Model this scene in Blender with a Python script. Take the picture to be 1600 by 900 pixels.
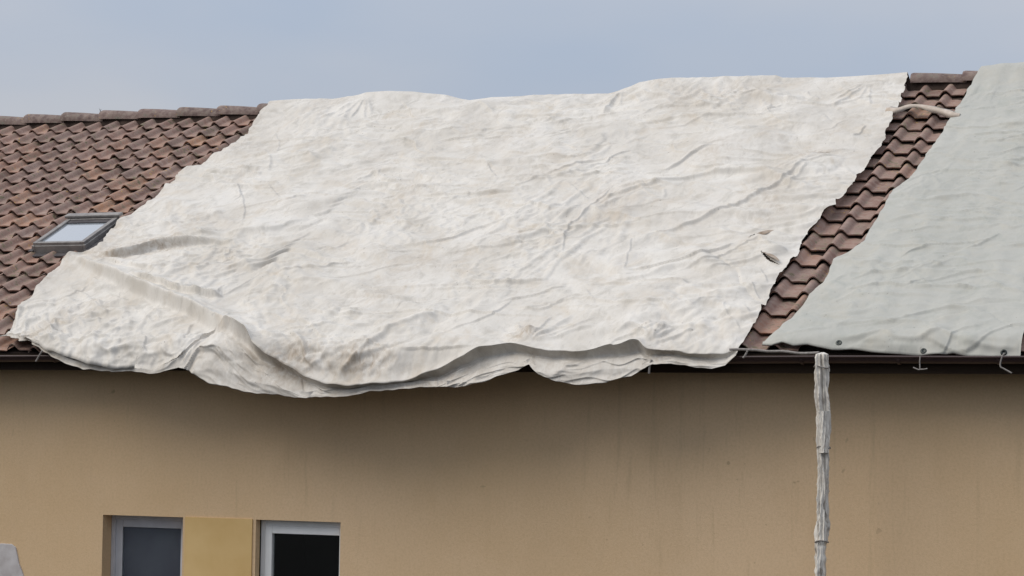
import bpy, math, random
import numpy as np
from mathutils import Matrix, Vector

for o in list(bpy.data.objects):
    bpy.data.objects.remove(o)
random.seed(7)
rng = np.random.default_rng(11)
scene = bpy.context.scene
COL = scene.collection

# ------------------------------------------------------------------ camera
CAM = dict(loc=(5.07830,-20.06400,-0.74750), R=(0.92909723, 0.36960783, 0.01297624), U=(0.01013139, -0.06050967, 0.99811619), F=(-0.36969675, 0.92721553, 0.05996401), lens=77.8252)
cam_data = bpy.data.cameras.new('camera')
cam = bpy.data.objects.new('camera', cam_data)
COL.objects.link(cam)
R, U, F = (Vector(CAM[k]) for k in 'RUF')
cam.matrix_world = Matrix(((R.x, U.x, -F.x, CAM['loc'][0]), (R.y, U.y, -F.y, CAM['loc'][1]),
                           (R.z, U.z, -F.z, CAM['loc'][2]), (0, 0, 0, 1)))
cam_data.sensor_width = 36.0
cam_data.lens = CAM['lens']
cam_data.clip_end = 3000
scene.camera = cam

# ------------------------------------------------------------------ sky, sun, exposure
SUN_EL, SUN_AZ = math.radians(47), math.radians(235)      # azimuth clockwise from +Y
world = bpy.data.worlds.new('World')
scene.world = world
world.use_nodes = True
wt = world.node_tree
wt.nodes.clear()
def wn(kind, **kw):
    n = wt.nodes.new(kind)
    for k, v in kw.items():
        setattr(n, k, v)
    return n
def wmath(op, a, b=None):
    n = wn('ShaderNodeMath', operation=op)
    for i, v in enumerate((a, b)):
        if v is None: continue
        if isinstance(v, (int, float)): n.inputs[i].default_value = v
        else: wt.links.new(v, n.inputs[i])
    return n.outputs[0]
sky = wn('ShaderNodeTexSky', sky_type='NISHITA')
sky.sun_disc = False
sky.sun_elevation = SUN_EL
sky.sun_rotation = SUN_AZ
tc = wn('ShaderNodeTexCoord')
sep = wn('ShaderNodeSeparateXYZ')
wt.links.new(tc.outputs['Generated'], sep.inputs[0])
el = wmath('MAXIMUM', sep.outputs['Z'], 0.0)
cie = wmath('DIVIDE', wmath('ADD', wmath('MULTIPLY', el, 1.3), 1.0), 1.15)   # overcast sky: brighter towards the zenith
mapn = wn('ShaderNodeMapping')
mapn.inputs['Scale'].default_value = (1.0, 1.0, 2.6)
wt.links.new(tc.outputs['Generated'], mapn.inputs[0])
cn = wn('ShaderNodeTexNoise')
cn.inputs['Scale'].default_value = 3.2
cn.inputs['Detail'].default_value = 4.0
cn.inputs['Roughness'].default_value = 0.45
wt.links.new(mapn.outputs[0], cn.inputs['Vector'])
ramp = wn('ShaderNodeValToRGB')
ramp.color_ramp.elements[0].position = 0.36
ramp.color_ramp.elements[0].color = (0.405, 0.47, 0.58, 1)
ramp.color_ramp.elements[1].position = 0.62
ramp.color_ramp.elements[1].color = (0.515, 0.535, 0.585, 1)
wt.links.new(cn.outputs['Fac'], ramp.inputs[0])
sc = wn('ShaderNodeVectorMath', operation='SCALE')
wt.links.new(ramp.outputs[0], sc.inputs[0])
wt.links.new(wmath('MULTIPLY', cie, 10.0), sc.inputs['Scale'])
mx = wn('ShaderNodeMix', data_type='RGBA')
mx.inputs['Factor'].default_value = 0.92
wt.links.new(sky.outputs[0], mx.inputs['A'])
wt.links.new(sc.outputs[0], mx.inputs['B'])
bg = wn('ShaderNodeBackground')
bg.inputs['Strength'].default_value = 0.1
wt.links.new(mx.outputs['Result'], bg.inputs['Color'])
wo = wn('ShaderNodeOutputWorld')
wt.links.new(bg.outputs[0], wo.inputs[0])

sun_data = bpy.data.lights.new('sun', 'SUN')
sun_data.energy = 2.0
sun_data.angle = math.radians(46)
sun_data.color = (1.0, 0.93, 0.83)
sun = bpy.data.objects.new('sun', sun_data)
COL.objects.link(sun)
sd = Vector((math.sin(SUN_AZ) * math.cos(SUN_EL), math.cos(SUN_AZ) * math.cos(SUN_EL), math.sin(SUN_EL)))
sun.rotation_euler = sd.to_track_quat('Z', 'Y').to_euler()
sun.location = sd * 60
scene.view_settings.view_transform = 'Standard'
scene.view_settings.look = 'None'
scene.view_settings.exposure = 0.0
scene.view_settings.gamma = 1.0
scene.view_settings.use_curve_mapping = False

# ------------------------------------------------------------------ measures (metres)
PITCH = 0.4525                    # roof pitch, about 26 degrees
CP, SP = math.cos(PITCH), math.sin(PITCH)
TW, TG, NROW = 0.30, 0.4285, 19   # tile cover width, course gauge, courses
RIDGE_S = 8.25
WALL_Y, GROUND = 0.5, -5.6
X0, X1 = -31.0, 13.0              # ends of the house
def roof(x, s, h=0.0):
    return (x, s * CP - h * SP, s * SP + h * CP)

# ------------------------------------------------------------------ material helper
class Mat:
    def __init__(self, name, rough=0.8, spec=0.3):
        self.m = bpy.data.materials.new(name)
        self.m.use_nodes = True
        self.t = self.m.node_tree
        self.b = self.t.nodes['Principled BSDF']
        self.b.inputs['Roughness'].default_value = rough
        self.b.inputs['Specular IOR Level'].default_value = spec
        self.tc = self.t.nodes.new('ShaderNodeTexCoord')
    def n(self, kind, **kw):
        n = self.t.nodes.new(kind)
        for k, v in kw.items(): setattr(n, k, v)
        return n
    def l(self, a, b): self.t.links.new(a, b)
    def noise(self, scale, detail=4, rough=0.5, stretch=(1, 1, 1), coord='Object', dist=0.0):
        mp = self.n('ShaderNodeMapping')
        mp.inputs['Scale'].default_value = stretch
        self.l(self.tc.outputs[coord], mp.inputs[0])
        nz = self.n('ShaderNodeTexNoise')
        nz.inputs['Scale'].default_value = scale
        nz.inputs['Detail'].default_value = detail
        nz.inputs['Roughness'].default_value = rough
        nz.inputs['Distortion'].default_value = dist
        self.l(mp.outputs[0], nz.inputs['Vector'])
        return nz.outputs['Fac']
    def ramp(self, fac, stops):
        r = self.n('ShaderNodeValToRGB')
        e = r.color_ramp.elements
        while len(e) < len(stops): e.new(0.5)
        for i, (p, c) in enumerate(stops):
            e[i].position = p
            e[i].color = (*c, 1) if len(c) == 3 else c
        self.l(fac, r.inputs[0])
        return r.outputs[0]
    def val(self, fac, lo, hi, a=0.0, b=1.0):
        m = self.n('ShaderNodeMapRange')
        m.inputs['From Min'].default_value = lo
        m.inputs['From Max'].default_value = hi
        m.inputs['To Min'].default_value = a
        m.inputs['To Max'].default_value = b
        self.l(fac, m.inputs['Value'])
        return m.outputs[0]
    def mix(self, fac, a, b, blend='MIX'):
        m = self.n('ShaderNodeMix', data_type='RGBA', blend_type=blend)
        for key, v in (('Factor', fac), ('A', a), ('B', b)):
            if isinstance(v, (int, float)): m.inputs[key].default_value = v
            elif isinstance(v, tuple): m.inputs[key].default_value = (*v, 1)
            else: self.l(v, m.inputs[key])
        return m.outputs['Result']
    def mul(self, a, b):
        m = self.n('ShaderNodeMath', operation='MULTIPLY')
        for i, v in enumerate((a, b)):
            if isinstance(v, (int, float)): m.inputs[i].default_value = v
            else: self.l(v, m.inputs[i])
        return m.outputs[0]
    def color(self, c):
        if isinstance(c, tuple): self.b.inputs['Base Color'].default_value = (*c, 1)
        else: self.l(c, self.b.inputs['Base Color'])
        return self
    def bump(self, h, strength=0.3, dist=0.01):
        b = self.n('ShaderNodeBump')
        b.inputs['Strength'].default_value = strength
        b.inputs['Distance'].default_value = dist
        self.l(h, b.inputs['Height'])
        self.l(b.outputs[0], self.b.inputs['Normal'])
        return self

M = {}
def mat_tile(name, stops, moss):
    k = Mat(name, 0.78, 0.35)
    oi = k.n('ShaderNodeObjectInfo')
    c = k.ramp(oi.outputs['Random'], stops)
    big = k.noise(1.1, 3, 0.5, coord='Generated')
    geo = k.n('ShaderNodeNewGeometry')
    mp = k.n('ShaderNodeVectorMath', operation='SCALE'); mp.inputs['Scale'].default_value = 1.0
    k.l(geo.outputs['Position'], mp.inputs[0])
    def wnoise(s, d=4):
        nz = k.n('ShaderNodeTexNoise'); nz.inputs['Scale'].default_value = s; nz.inputs['Detail'].default_value = d
        k.l(mp.outputs[0], nz.inputs['Vector']); return nz.outputs['Fac']
    n1, n2, n3 = wnoise(2.2), wnoise(14, 5), wnoise(45, 4)
    c = k.mix(k.val(n2, 0.35, 0.75, 0.0, 0.55), c, (0.43, 0.335, 0.28))          # worn, dusty surface
    c = k.mix(k.val(n1, 0.5, 0.72, 0.0, 0.45), c, (0.115, 0.08, 0.06))           # old soot
    c = k.mix(k.mul(k.val(n2, 0.55, 0.66), k.val(n1, 0.40, 0.58)), c, moss)        # moss and lichen
    c = k.mix(k.mul(k.val(wnoise(30, 3), 0.62, 0.68), k.val(wnoise(3.1, 2), 0.56, 0.64)), c, (0.48, 0.30, 0.09))
    c = k.mix(k.val(n3, 0.60, 0.72, 0.0, 0.5), c, (0.36, 0.32, 0.28))
    k.color(c).bump(n3, 0.5, 0.006)
    return k.m
M['tile'] = mat_tile('clay_tile', [(0.0, (0.195, 0.110, 0.084)), (0.3, (0.270, 0.164, 0.127)), (0.55, (0.245, 0.160, 0.130)),
                                   (0.8, (0.295, 0.172, 0.130)), (0.95, (0.33, 0.180, 0.120)), (1.0, (0.36, 0.190, 0.108))], (0.15, 0.125, 0.070))
M['ridge'] = mat_tile('ridge_clay', [(0.0, (0.115, 0.078, 0.070)), (1.0, (0.165, 0.11, 0.098))], (0.17, 0.15, 0.12))

k = Mat('roof_boards', 0.9, 0.1)
k.color(k.ramp(k.noise(6, 4), [(0.3, (0.035, 0.024, 0.02)), (0.7, (0.07, 0.05, 0.04))]))
M['under'] = k.m

k = Mat('render_wall', 0.92, 0.15)
c = k.ramp(k.noise(0.55, 5, 0.55), [(0.30, (0.69, 0.485, 0.28)), (0.72, (0.775, 0.56, 0.35))])
c = k.mix(k.val(k.noise(1.6, 4, 0.6, (1, 1, 0.35)), 0.52, 0.78, 0, 0.28), c, (0.60, 0.425, 0.25))
c = k.mix(k.val(k.noise(7, 5, 0.6), 0.5, 0.8, 0, 0.22), c, (0.77, 0.57, 0.365))
c = k.mix(k.mul(k.val(k.noise(13, 2, 0.3), 0.76, 0.80, 0, 0.4), k.val(k.noise(0.8, 2), 0.56, 0.64)), c, (0.24, 0.165, 0.10))
c = k.mix(k.val(k.noise(38, 3, 0.7), 0.42, 0.75, 0, 0.30), c, (0.46, 0.325, 0.17))
c = k.mix(k.mul(k.val(k.noise(4.0, 5, 0.7, (1.6, 1, 0.12), dist=0.3), 0.56, 0.76, 0, 0.35), k.val(k.noise(0.5, 2), 0.4, 0.6)), c, (0.36, 0.27, 0.15))
k.color(c).bump(k.noise(70, 5, 0.75), 0.6, 0.006)
M['wall'] = k.m
k = Mat('ochre_render', 0.92, 0.15)
k.color(k.ramp(k.noise(3, 4), [(0.3, (0.66, 0.44, 0.185)), (0.7, (0.73, 0.51, 0.235))])).bump(k.noise(150, 4, 0.7), 0.25, 0.004)
M['ochre'] = k.m
k = Mat('filler', 0.9, 0.2)
k.color(k.ramp(k.noise(9, 5), [(0.3, (0.47, 0.43, 0.41)), (0.7, (0.62, 0.585, 0.57))])).bump(k.noise(60, 4), 0.4, 0.005)
M['filler'] = k.m
k = Mat('brown_gutter', 0.45, 0.4)
k.color(k.ramp(k.noise(5, 4, 0.6, (0.3, 1, 1)), [(0.3, (0.038, 0.020, 0.019)), (0.75, (0.062, 0.036, 0.033))]))
M['gutter'] = k.m
k = Mat('dark_wood', 0.8, 0.2)
k.color(k.ramp(k.noise(8, 4, 0.6, (0.15, 1, 1)), [(0.3, (0.020, 0.012, 0.007)), (0.7, (0.042, 0.026, 0.015))]))
M['wood'] = k.m
k = Mat('white_plastic', 0.4, 0.4)
k.color(k.ramp(k.noise(6, 3), [(0.3, (0.74, 0.74, 0.72)), (0.7, (0.82, 0.82, 0.80))]))
M['frame'] = k.m
k = Mat('grey_plastic', 0.45, 0.4)
k.color(k.ramp(k.noise(6, 3), [(0.3, (0.50, 0.49, 0.50)), (0.7, (0.60, 0.59, 0.60))]))
M['frame_grey'] = k.m
k = Mat('glass', 0.03, 0.5)
k.color((0.9, 0.95, 0.95)); k.b.inputs['Transmission Weight'].default_value = 1.0; k.b.inputs['IOR'].default_value = 1.45
M['glass'] = k.m
k = Mat('blind', 0.8, 0.2)
k.color(k.ramp(k.noise(2.0, 3, 0.5), [(0.3, (0.12, 0.115, 0.15)), (0.7, (0.18, 0.18, 0.215))]))
M['blind'] = k.m
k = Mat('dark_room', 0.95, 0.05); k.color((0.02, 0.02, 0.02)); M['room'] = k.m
k = Mat('skylight_metal', 0.5, 0.4)
k.b.inputs['Metallic'].default_value = 0.0
k.color(k.ramp(k.noise(9, 4, 0.6), [(0.3, (0.17, 0.155, 0.145)), (0.7, (0.30, 0.28, 0.26))]))
M['sky_metal'] = k.m
k = Mat('skylight_dark', 0.6, 0.3)
k.color(k.ramp(k.noise(9, 4, 0.6), [(0.3, (0.045, 0.04, 0.042)), (0.7, (0.095, 0.085, 0.085))]))
M['sky_dark'] = k.m
k = Mat('skylight_glass', 0.06, 0.9)
k.color((0.30, 0.33, 0.36)); k.b.inputs['IOR'].default_value = 1.9; k.b.inputs['Coat Weight'].default_value = 1.0; k.b.inputs['Coat IOR'].default_value = 1.8
k.b.inputs['Coat Roughness'].default_value = 0.04
M['sky_glass'] = k.m

def mat_tarp(name, lo, hi, stain, warm, dirt_tone):
    k = Mat(name, 0.62, 0.28)
    c = k.ramp(k.noise(1.5, 6, 0.62, (1, 0.55, 0.55), dist=0.5), [(0.36, lo), (0.62, hi)])
    c = k.mix(k.val(k.noise(5.5, 7, 0.7, (1, 0.6, 0.6), dist=0.8), 0.50, 0.72, 0, 0.75), c, stain)
    c = k.mix(k.val(k.noise(2.6, 7, 0.68, (1, 0.6, 0.6), dist=0.8), 0.52, 0.72, 0, 0.6), c, warm)
    c = k.mix(k.val(k.noise(14, 6, 0.75, (1, 0.55, 0.55), dist=1.2), 0.52, 0.76, 0, 0.55), c, stain)
    sp = k.mul(k.val(k.noise(30, 3, 0.6, (1, 0.6, 0.6)), 0.66, 0.72), k.val(k.noise(1.7, 2), 0.50, 0.62))
    c = k.mix(k.mul(sp, 0.6), c, (0.16, 0.14, 0.12))
    at = k.n('ShaderNodeAttribute', attribute_name='dirt_tone')
    dn = k.val(k.noise(13, 6, 0.7, (1, 0.6, 0.6), dist=0.8), 0.38, 0.70, 0, 0.85)
    c = k.mix(k.mul(at.outputs['Fac'], dn), c, dirt_tone)
    k.color(c).bump(k.noise(70, 4, 0.6), 0.12, 0.006)
    k.b.inputs['Transmission Weight'].default_value = 0.0
    return k.m
M['tarp'] = mat_tarp('tarp_fabric', (0.565, 0.525, 0.465), (0.67, 0.635, 0.58), (0.425, 0.395, 0.345), (0.52, 0.445, 0.35), (0.27, 0.19, 0.115))
M['gtarp'] = mat_tarp('pale_green_tarp', (0.405, 0.40, 0.36), (0.45, 0.44, 0.395), (0.355, 0.36, 0.32), (0.455, 0.425, 0.355), (0.2, 0.2, 0.17))
k = Mat('wrap_sheet', 0.45, 0.4)
c = k.ramp(k.noise(5, 5, 0.6, (1, 1, 0.4)), [(0.3, (0.60, 0.55, 0.48)), (0.7, (0.80, 0.76, 0.69))])
c = k.mix(k.val(k.noise(16, 5, 0.7, (1, 1, 0.25), dist=0.8), 0.52, 0.66, 0, 0.85), c, (0.17, 0.13, 0.095))
k.color(c)
M['wrap'] = k.m
k = Mat('cord', 0.8, 0.2); k.color(k.ramp(k.noise(40, 3), [(0.3, (0.20, 0.18, 0.165)), (0.7, (0.34, 0.31, 0.285))])); M['cord'] = k.m
k = Mat('strap_web', 0.7, 0.2); k.color(k.ramp(k.noise(14, 4), [(0.3, (0.42, 0.35, 0.28)), (0.7, (0.58, 0.50, 0.43))])); M['strap'] = k.m
k = Mat('eyelet_metal', 0.4, 0.5); k.b.inputs['Metallic'].default_value = 0.8; k.color((0.06, 0.065, 0.06)); M['eyelet'] = k.m
k = Mat('yard_asphalt', 0.95, 0.1)
k.color(k.ramp(k.noise(0.35, 6, 0.65), [(0.35, (0.036, 0.036, 0.034)), (0.6, (0.046, 0.045, 0.042)), (0.75, (0.060, 0.057, 0.052))])).bump(k.noise(9, 5), 0.5, 0.05)
M['ground'] = k.m

# ------------------------------------------------------------------ object helpers
def link(name, me, mat=None, parent=None):
    o = bpy.data.objects.new(name, me)
    COL.objects.link(o)
    if mat is not None and me is not None and not me.materials:
        me.materials.append(M[mat])
    if parent is not None:
        o.parent = parent
        o.matrix_parent_inverse = Matrix.Translation(parent_world(parent)).inverted()
    return o
def parent_world(o):
    v = Vector(o.location)
    return v if o.type == 'EMPTY' else Vector((0, 0, 0))
def tag(o, label=None, cat=None, group=None, kind=None):
    for a, b in (('label', label), ('category', cat), ('group', group), ('kind', kind)):
        if b: o[a] = b
    return o
class MB:
    """collects faces; build() links them as one mesh object"""
    def __init__(self): self.v, self.f = [], []
    def add(self, vs, fs):
        b = len(self.v); self.v += [tuple(q) for q in vs]; self.f += [tuple(i + b for i in q) for q in fs]; return self
    def hexa(self, p):
        return self.add(p, [(0, 3, 2, 1), (4, 5, 6, 7), (0, 1, 5, 4), (1, 2, 6, 5), (2, 3, 7, 6), (3, 0, 4, 7)])
    def box(self, x0, x1, y0, y1, z0, z1):
        return self.hexa([(x0, y0, z0), (x1, y0, z0), (x1, y1, z0), (x0, y1, z0), (x0, y0, z1), (x1, y0, z1), (x1, y1, z1), (x0, y1, z1)])
    def rbox(self, x0, x1, s0, s1, h0, h1, fn=roof):
        return self.hexa([fn(x0, s0, h0), fn(x1, s0, h0), fn(x1, s1, h0), fn(x0, s1, h0), fn(x0, s0, h1), fn(x1, s0, h1), fn(x1, s1, h1), fn(x0, s1, h1)])
    def tube(self, pts, r, n=8, caps=True):
        pts = [Vector(q) for q in pts]
        rs = r if isinstance(r, (list, tuple)) else [r] * len(pts)
        b = len(self.v)
        for i, q in enumerate(pts):
            d = (pts[min(i + 1, len(pts) - 1)] - pts[max(i - 1, 0)]).normalized()
            a = d.cross(Vector((0.13, 0.31, 0.94)) if abs(d.z) < 0.9 else Vector((0.2, 1, 0))).normalized()
            c = d.cross(a)
            for j in range(n):
                t = 2 * math.pi * j / n
                self.v.append(tuple(q + (a * math.cos(t) + c * math.sin(t)) * rs[i]))
        for i in range(len(pts) - 1):
            for j in range(n):
                self.f.append((b + i * n + j, b + i * n + (j + 1) % n, b + (i + 1) * n + (j + 1) % n, b + (i + 1) * n + j))
        if caps:
            self.f.append(tuple(b + j for j in range(n))[::-1])
            self.f.append(tuple(b + (len(pts) - 1) * n + j for j in range(n)))
        return self
    def mesh(self, name, smooth=False):
        me = bpy.data.meshes.new(name)
        me.from_pydata(self.v, [], self.f)
        if smooth: me.polygons.foreach_set('use_smooth', [True] * len(me.polygons))
        me.validate(); me.update()
        return me
    def build(self, name, mat, parent=None, smooth=False):
        return link(name, self.mesh(name, smooth), mat, parent)
def bevel(o, w=0.006, seg=2):
    m = o.modifiers.new('bevel', 'BEVEL'); m.width = w; m.segments = seg; m.limit_method = 'ANGLE'
    return o
def smooth_path(pts, n=6):
    out = []
    P = [Vector(q) for q in pts]
    for i in range(len(P) - 1):
        p0, p1, p2, p3 = P[max(i - 1, 0)], P[i], P[i + 1], P[min(i + 2, len(P) - 1)]
        for j in range(n):
            t = j / n
            out.append(0.5 * ((2 * p1) + (p2 - p0) * t + (2 * p0 - 5 * p1 + 4 * p2 - p3) * t * t + (3 * p1 - p0 - 3 * p2 + p3) * t ** 3))
    out.append(P[-1])
    return out

# ------------------------------------------------------------------ setting: ground
g = MB().add([(-900, -900, GROUND), (900, -900, GROUND), (900, 900, GROUND), (-900, 900, GROUND)], [(0, 1, 2, 3)]).build('ground', 'ground')
tag(g, 'dark asphalt yard around the house', 'ground', kind='structure')

# ------------------------------------------------------------------ the house
house = bpy.data.objects.new('house', None)
COL.objects.link(house)
house.location = (-8.0, WALL_Y, GROUND)
tag(house, 'ochre rendered house with brown clay tile roof, half covered by tarps', 'house')
YB = 2 * RIDGE_S * CP - WALL_Y            # rear wall
SOF = -0.25                                # soffit height

# openings in the front wall: x0, x1, z0, z1
OPEN = [(-7.814, -6.831, -3.2, -1.809), (-5.961, -4.982, -3.2, -1.809)]
PANEL = (-6.8, -5.999, -3.2, -1.804)
REV = 0.17
w = MB()
xs = sorted({X0, X1, *[q for o in OPEN for q in o[:2]]})
zs = [GROUND, -3.2, -1.809, SOF + 0.02]
for i in range(len(xs) - 1):
    for j in range(3):
        xm, zm = (xs[i] + xs[i + 1]) / 2, (zs[j] + zs[j + 1]) / 2
        if any(o[0] < xm < o[1] and j == 1 for o in OPEN): continue
        nx = max(1, int((xs[i + 1] - xs[i]) / 2))
        for q in range(nx):
            a, b = xs[i] + (xs[i + 1] - xs[i]) * q / nx, xs[i] + (xs[i + 1] - xs[i]) * (q + 1) / nx
            w.add([(a, WALL_Y, zs[j]), (b, WALL_Y, zs[j]), (b, WALL_Y, zs[j + 1]), (a, WALL_Y, zs[j + 1])], [(0, 1, 2, 3)])
for i, (a, b, c, d) in enumerate(OPEN):     # reveals
    y0, y1 = WALL_Y, WALL_Y + (0.32 if i == 0 else 0.092)
    w.add([(a, y0, c), (a, y1, c), (a, y1, d), (a, y0, d)], [(0, 1, 2, 3)])
    w.add([(b, y0, c), (b, y1, c), (b, y1, d), (b, y0, d)], [(3, 2, 1, 0)])
    w.add([(a, y0, d), (b, y0, d), (b, y1, d), (a, y1, d)], [(0, 3, 2, 1)])
    w.add([(a, y0, c), (b, y0, c), (b, y1, c), (a, y1, c)], [(0, 1, 2, 3)])
w.add([(X0, WALL_Y, GROUND), (X0, YB, GROUND), (X0, YB, SOF), (X0, RIDGE_S * CP, 3.35), (X0, WALL_Y, SOF)], [(4, 3, 2, 1, 0)])
w.add([(X1, WALL_Y, GROUND), (X1, YB, GROUND), (X1, YB, SOF), (X1, RIDGE_S * CP, 3.35), (X1, WALL_Y, SOF)], [(0, 1, 2, 3, 4)])
w.add([(X0, YB, GROUND), (X1, YB, GROUND), (X1, YB, SOF), (X0, YB, SOF)], [(3, 2, 1, 0)])
w.build('wall', 'wall', house)

MB().box(PANEL[0], PANEL[1], WALL_Y - 0.012, WALL_Y + 0.05, PANEL[2], PANEL[3]).build('render_panel', 'ochre', house)['label'] = 'smoother yellow ochre panel between the two windows'
PATCH = [(-9.438, -2.174), (-9.088, -2.156), (-8.956, -2.158), (-8.905, -2.191), (-8.878, -2.281), (-8.858, -2.363), (-8.815, -2.445), (-8.779, -2.533), (-8.757, -2.705), (-9.419, -2.732)]
pm = MB()
n = len(PATCH)
pm.add([(x, WALL_Y - 0.014, z) for x, z in PATCH] + [(x, WALL_Y + 0.02, z) for x, z in PATCH],
       [tuple(range(n))] + [(i, i + n, (i + 1) % n + n, (i + 1) % n) for i in range(n)])
bevel(pm.build('repair_patch', 'filler', house), 0.008)['label'] = 'whitish grey filler patch on the ochre wall'

def window(idx, a, b, c, d, mat, tint, lab):
    y = WALL_Y + (0.11 if tint else REV)
    e = bpy.data.objects.new('window', None); COL.objects.link(e)
    e.parent = house; e.location = ((a + b) / 2 - house.location.x, y - house.location.y, c - house.location.z)
    e['label'] = lab
    ew = Vector(((a + b) / 2, y, c))
    def put(name, mb, m):
        o = link(name, mb.mesh(name), m); o.parent = e; o.matrix_parent_inverse = Matrix.Translation(ew).inverted(); return o
    def ring(x0, x1, z0, z1, t, y0, y1):
        m = MB()
        m.box(x0, x0 + t, y0, y1, z0, z1); m.box(x1 - t, x1, y0, y1, z0, z1)
        m.box(x0 + t, x1 - t, y0 + 0.001, y1 - 0.001, z1 - t, z1); m.box(x0 + t, x1 - t, y0 + 0.001, y1 - 0.001, z0, z0 + t)
        return m
    wide = 0.085 if tint else 0.0             # the right side of the frame sits behind the render
    bevel(put('frame', ring(a + 0.002, b - 0.002 + wide, c + 0.002, d - 0.002, 0.065 if tint else 0.05, y, y + 0.07), mat), 0.005)
    ins = 0.062 if tint else 0.048
    ts_ = 0.08 if tint else 0.085
    bevel(put('sash', ring(a + ins, b - ins + wide, c + ins, d - ins, ts_, y - 0.016 if tint else y + 0.02, y + 0.05), mat), 0.006)
    q = ins + ts_ - 0.003
    put('pane', MB().box(a + q, b - q + wide, y + 0.024, y + 0.030, c + q, d - q), 'glass')
    if not tint:
        put('blind', MB().box(a + q - 0.01, b - q + 0.01, y + 0.045, y + 0.05, c + q, d - q + 0.01), 'blind')
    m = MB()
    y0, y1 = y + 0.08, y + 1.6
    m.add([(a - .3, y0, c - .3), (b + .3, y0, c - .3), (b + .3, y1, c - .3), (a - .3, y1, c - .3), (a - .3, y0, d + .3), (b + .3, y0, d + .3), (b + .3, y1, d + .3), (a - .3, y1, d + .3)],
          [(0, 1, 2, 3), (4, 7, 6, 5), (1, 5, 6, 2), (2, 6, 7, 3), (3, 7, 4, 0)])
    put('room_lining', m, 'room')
    bevel(put('sill', MB().box(a - 0.03, b + 0.03, WALL_Y - 0.05, y, c - 0.03, c + 0.004), 'frame_grey'), 0.004)
window(0, OPEN[0][0], OPEN[0][1], -3.2, OPEN[0][3], 'frame_grey', False, 'grey framed window with a blue grey blind behind the glass')
window(1, OPEN[1][0], OPEN[1][1], -3.2, OPEN[1][3], 'frame', True, 'white framed window with black glass')

# eaves: fascia, soffit, gutter
MB().box(X0, X1, 0.03, 0.06, SOF - 0.02, -0.10).build('fascia', 'wood', house)
MB().box(X0, X1, 0.06, WALL_Y + 0.1, SOF, SOF + 0.02).build('soffit', 'wood', house)
gm = MB()
GY, GZ, GR = -0.045, -0.125, 0.066
prof = [(GY + GR * math.cos(t), GZ + GR * 0.9 * math.sin(t)) for t in np.linspace(math.pi, 2 * math.pi, 12)]
lip = [(GY - GR + 0.012 * math.cos(t) - 0.006, GZ + 0.012 * math.sin(t)) for t in np.linspace(0, 2 * math.pi, 9)]
inner = [(y * 0.97 + GY * 0.03, z + 0.004) for y, z in prof[::-1]]
loop = prof + inner
gx = np.linspace(X0, X1, 90)
sagz = 0.004 * np.sin(gx * 0.9) + 0.003 * np.sin(gx * 2.3 + 1)
for lp, close in ((loop, True), (lip, True)):
    nl = len(lp); b = len(gm.v)
    for x, dz in zip(gx, sagz): gm.v += [(x, y, z + dz) for y, z in lp]
    for i in range(len(gx) - 1):
        for j in range(nl):
            gm.f.append((b + i * nl + j, b + (i + 1) * nl + j, b + (i + 1) * nl + (j + 1) % nl, b + i * nl + (j + 1) % nl))
gutter = gm.build('gutter', 'gutter', house, True)
gutter['label'] = 'dark brown half round gutter along the eaves'
for x in np.arange(-13.5, 4.0, 0.9):
    m = MB()
    arc = [(x, GY + (GR + 0.004) * math.cos(t), GZ + (GR * 0.9 + 0.004) * math.sin(t)) for t in np.linspace(math.pi, 2 * math.pi, 9)]
    for i in range(8):
        a, b = arc[i], arc[i + 1]
        m.hexa([(x - .014, a[1], a[2] - .004), (x + .014, a[1], a[2] - .004), (x + .014, b[1], b[2] - .004), (x - .014, b[1], b[2] - .004),
                (x - .014, a[1], a[2]), (x + .014, a[1], a[2]), (x + .014, b[1], b[2]), (x - .014, b[1], b[2])])
    o = link('bracket', m.mesh('bracket'), 'gutter'); o.parent = gutter

# roof slab (boards under the tiles)
rm = MB()
TH = 0.14
rm.hexa([roof(X0, 0.03, -TH), roof(X1, 0.03, -TH), roof(X1, RIDGE_S, -TH), roof(X0, RIDGE_S, -TH), roof(X0, 0.03, -TH + .03), roof(X1, 0.03, -TH + .03), roof(X1, RIDGE_S - 0.02, -TH + .03), roof(X0, RIDGE_S - 0.02, -TH + .03)])
def rear(x, s, h): 
    q = roof(x, s, h); return (q[0], 2 * RIDGE_S * CP - q[1], q[2])
rm.rbox(X0, X1, -0.1, RIDGE_S - 0.03, -TH, -TH + .028, rear)
roof_o = rm.build('roof', 'under', house)

# ------------------------------------------------------------------ tarp outline on the roof, (x, t) with t measured down the slope from the eave
LEFT = np.array([(-9.551, -7.840), (-9.447, -7.408), (-9.324, -6.904), (-9.350, -6.379), (-9.408, -6.024), (-9.479, -5.702), (-9.556, -5.436), (-9.452, -5.207), (-9.430, -4.940), (-9.362, -4.188), (-9.432, -3.743), (-9.357, -3.387), (-9.249, -2.997), (-9.108, -2.615), (-9.184, -2.475), (-9.363, -2.422), (-9.445, -2.323), (-9.366, -1.961), (-9.258, -1.472), (-9.211, -1.244), (-9.211, -1.039), (-9.123, -0.818), (-9.019, -0.546), (-8.915, -0.263)])
RIGHT = np.array([(-0.533, -7.849), (-0.478, -7.427), (-0.457, -6.824), (-0.408, -6.527), (-0.411, -6.030), (-0.385, -5.819), (-0.419, -5.282), (-0.395, -5.017), (-0.423, -4.761), (-0.454, -4.384), (-0.446, -4.177), (-0.458, -3.934), (-0.511, -3.818), (-0.472, -3.538), (-0.564, -3.388), (-0.534, -3.155), (-0.624, -2.915), (-0.630, -2.673), (-0.597, -2.237), (-0.597, -1.955), (-0.601, -1.611), (-0.591, -1.111), (-0.580, -0.631), (-0.574, -0.229), (-0.581, 0.083), (-0.594, 0.162)])
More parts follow.
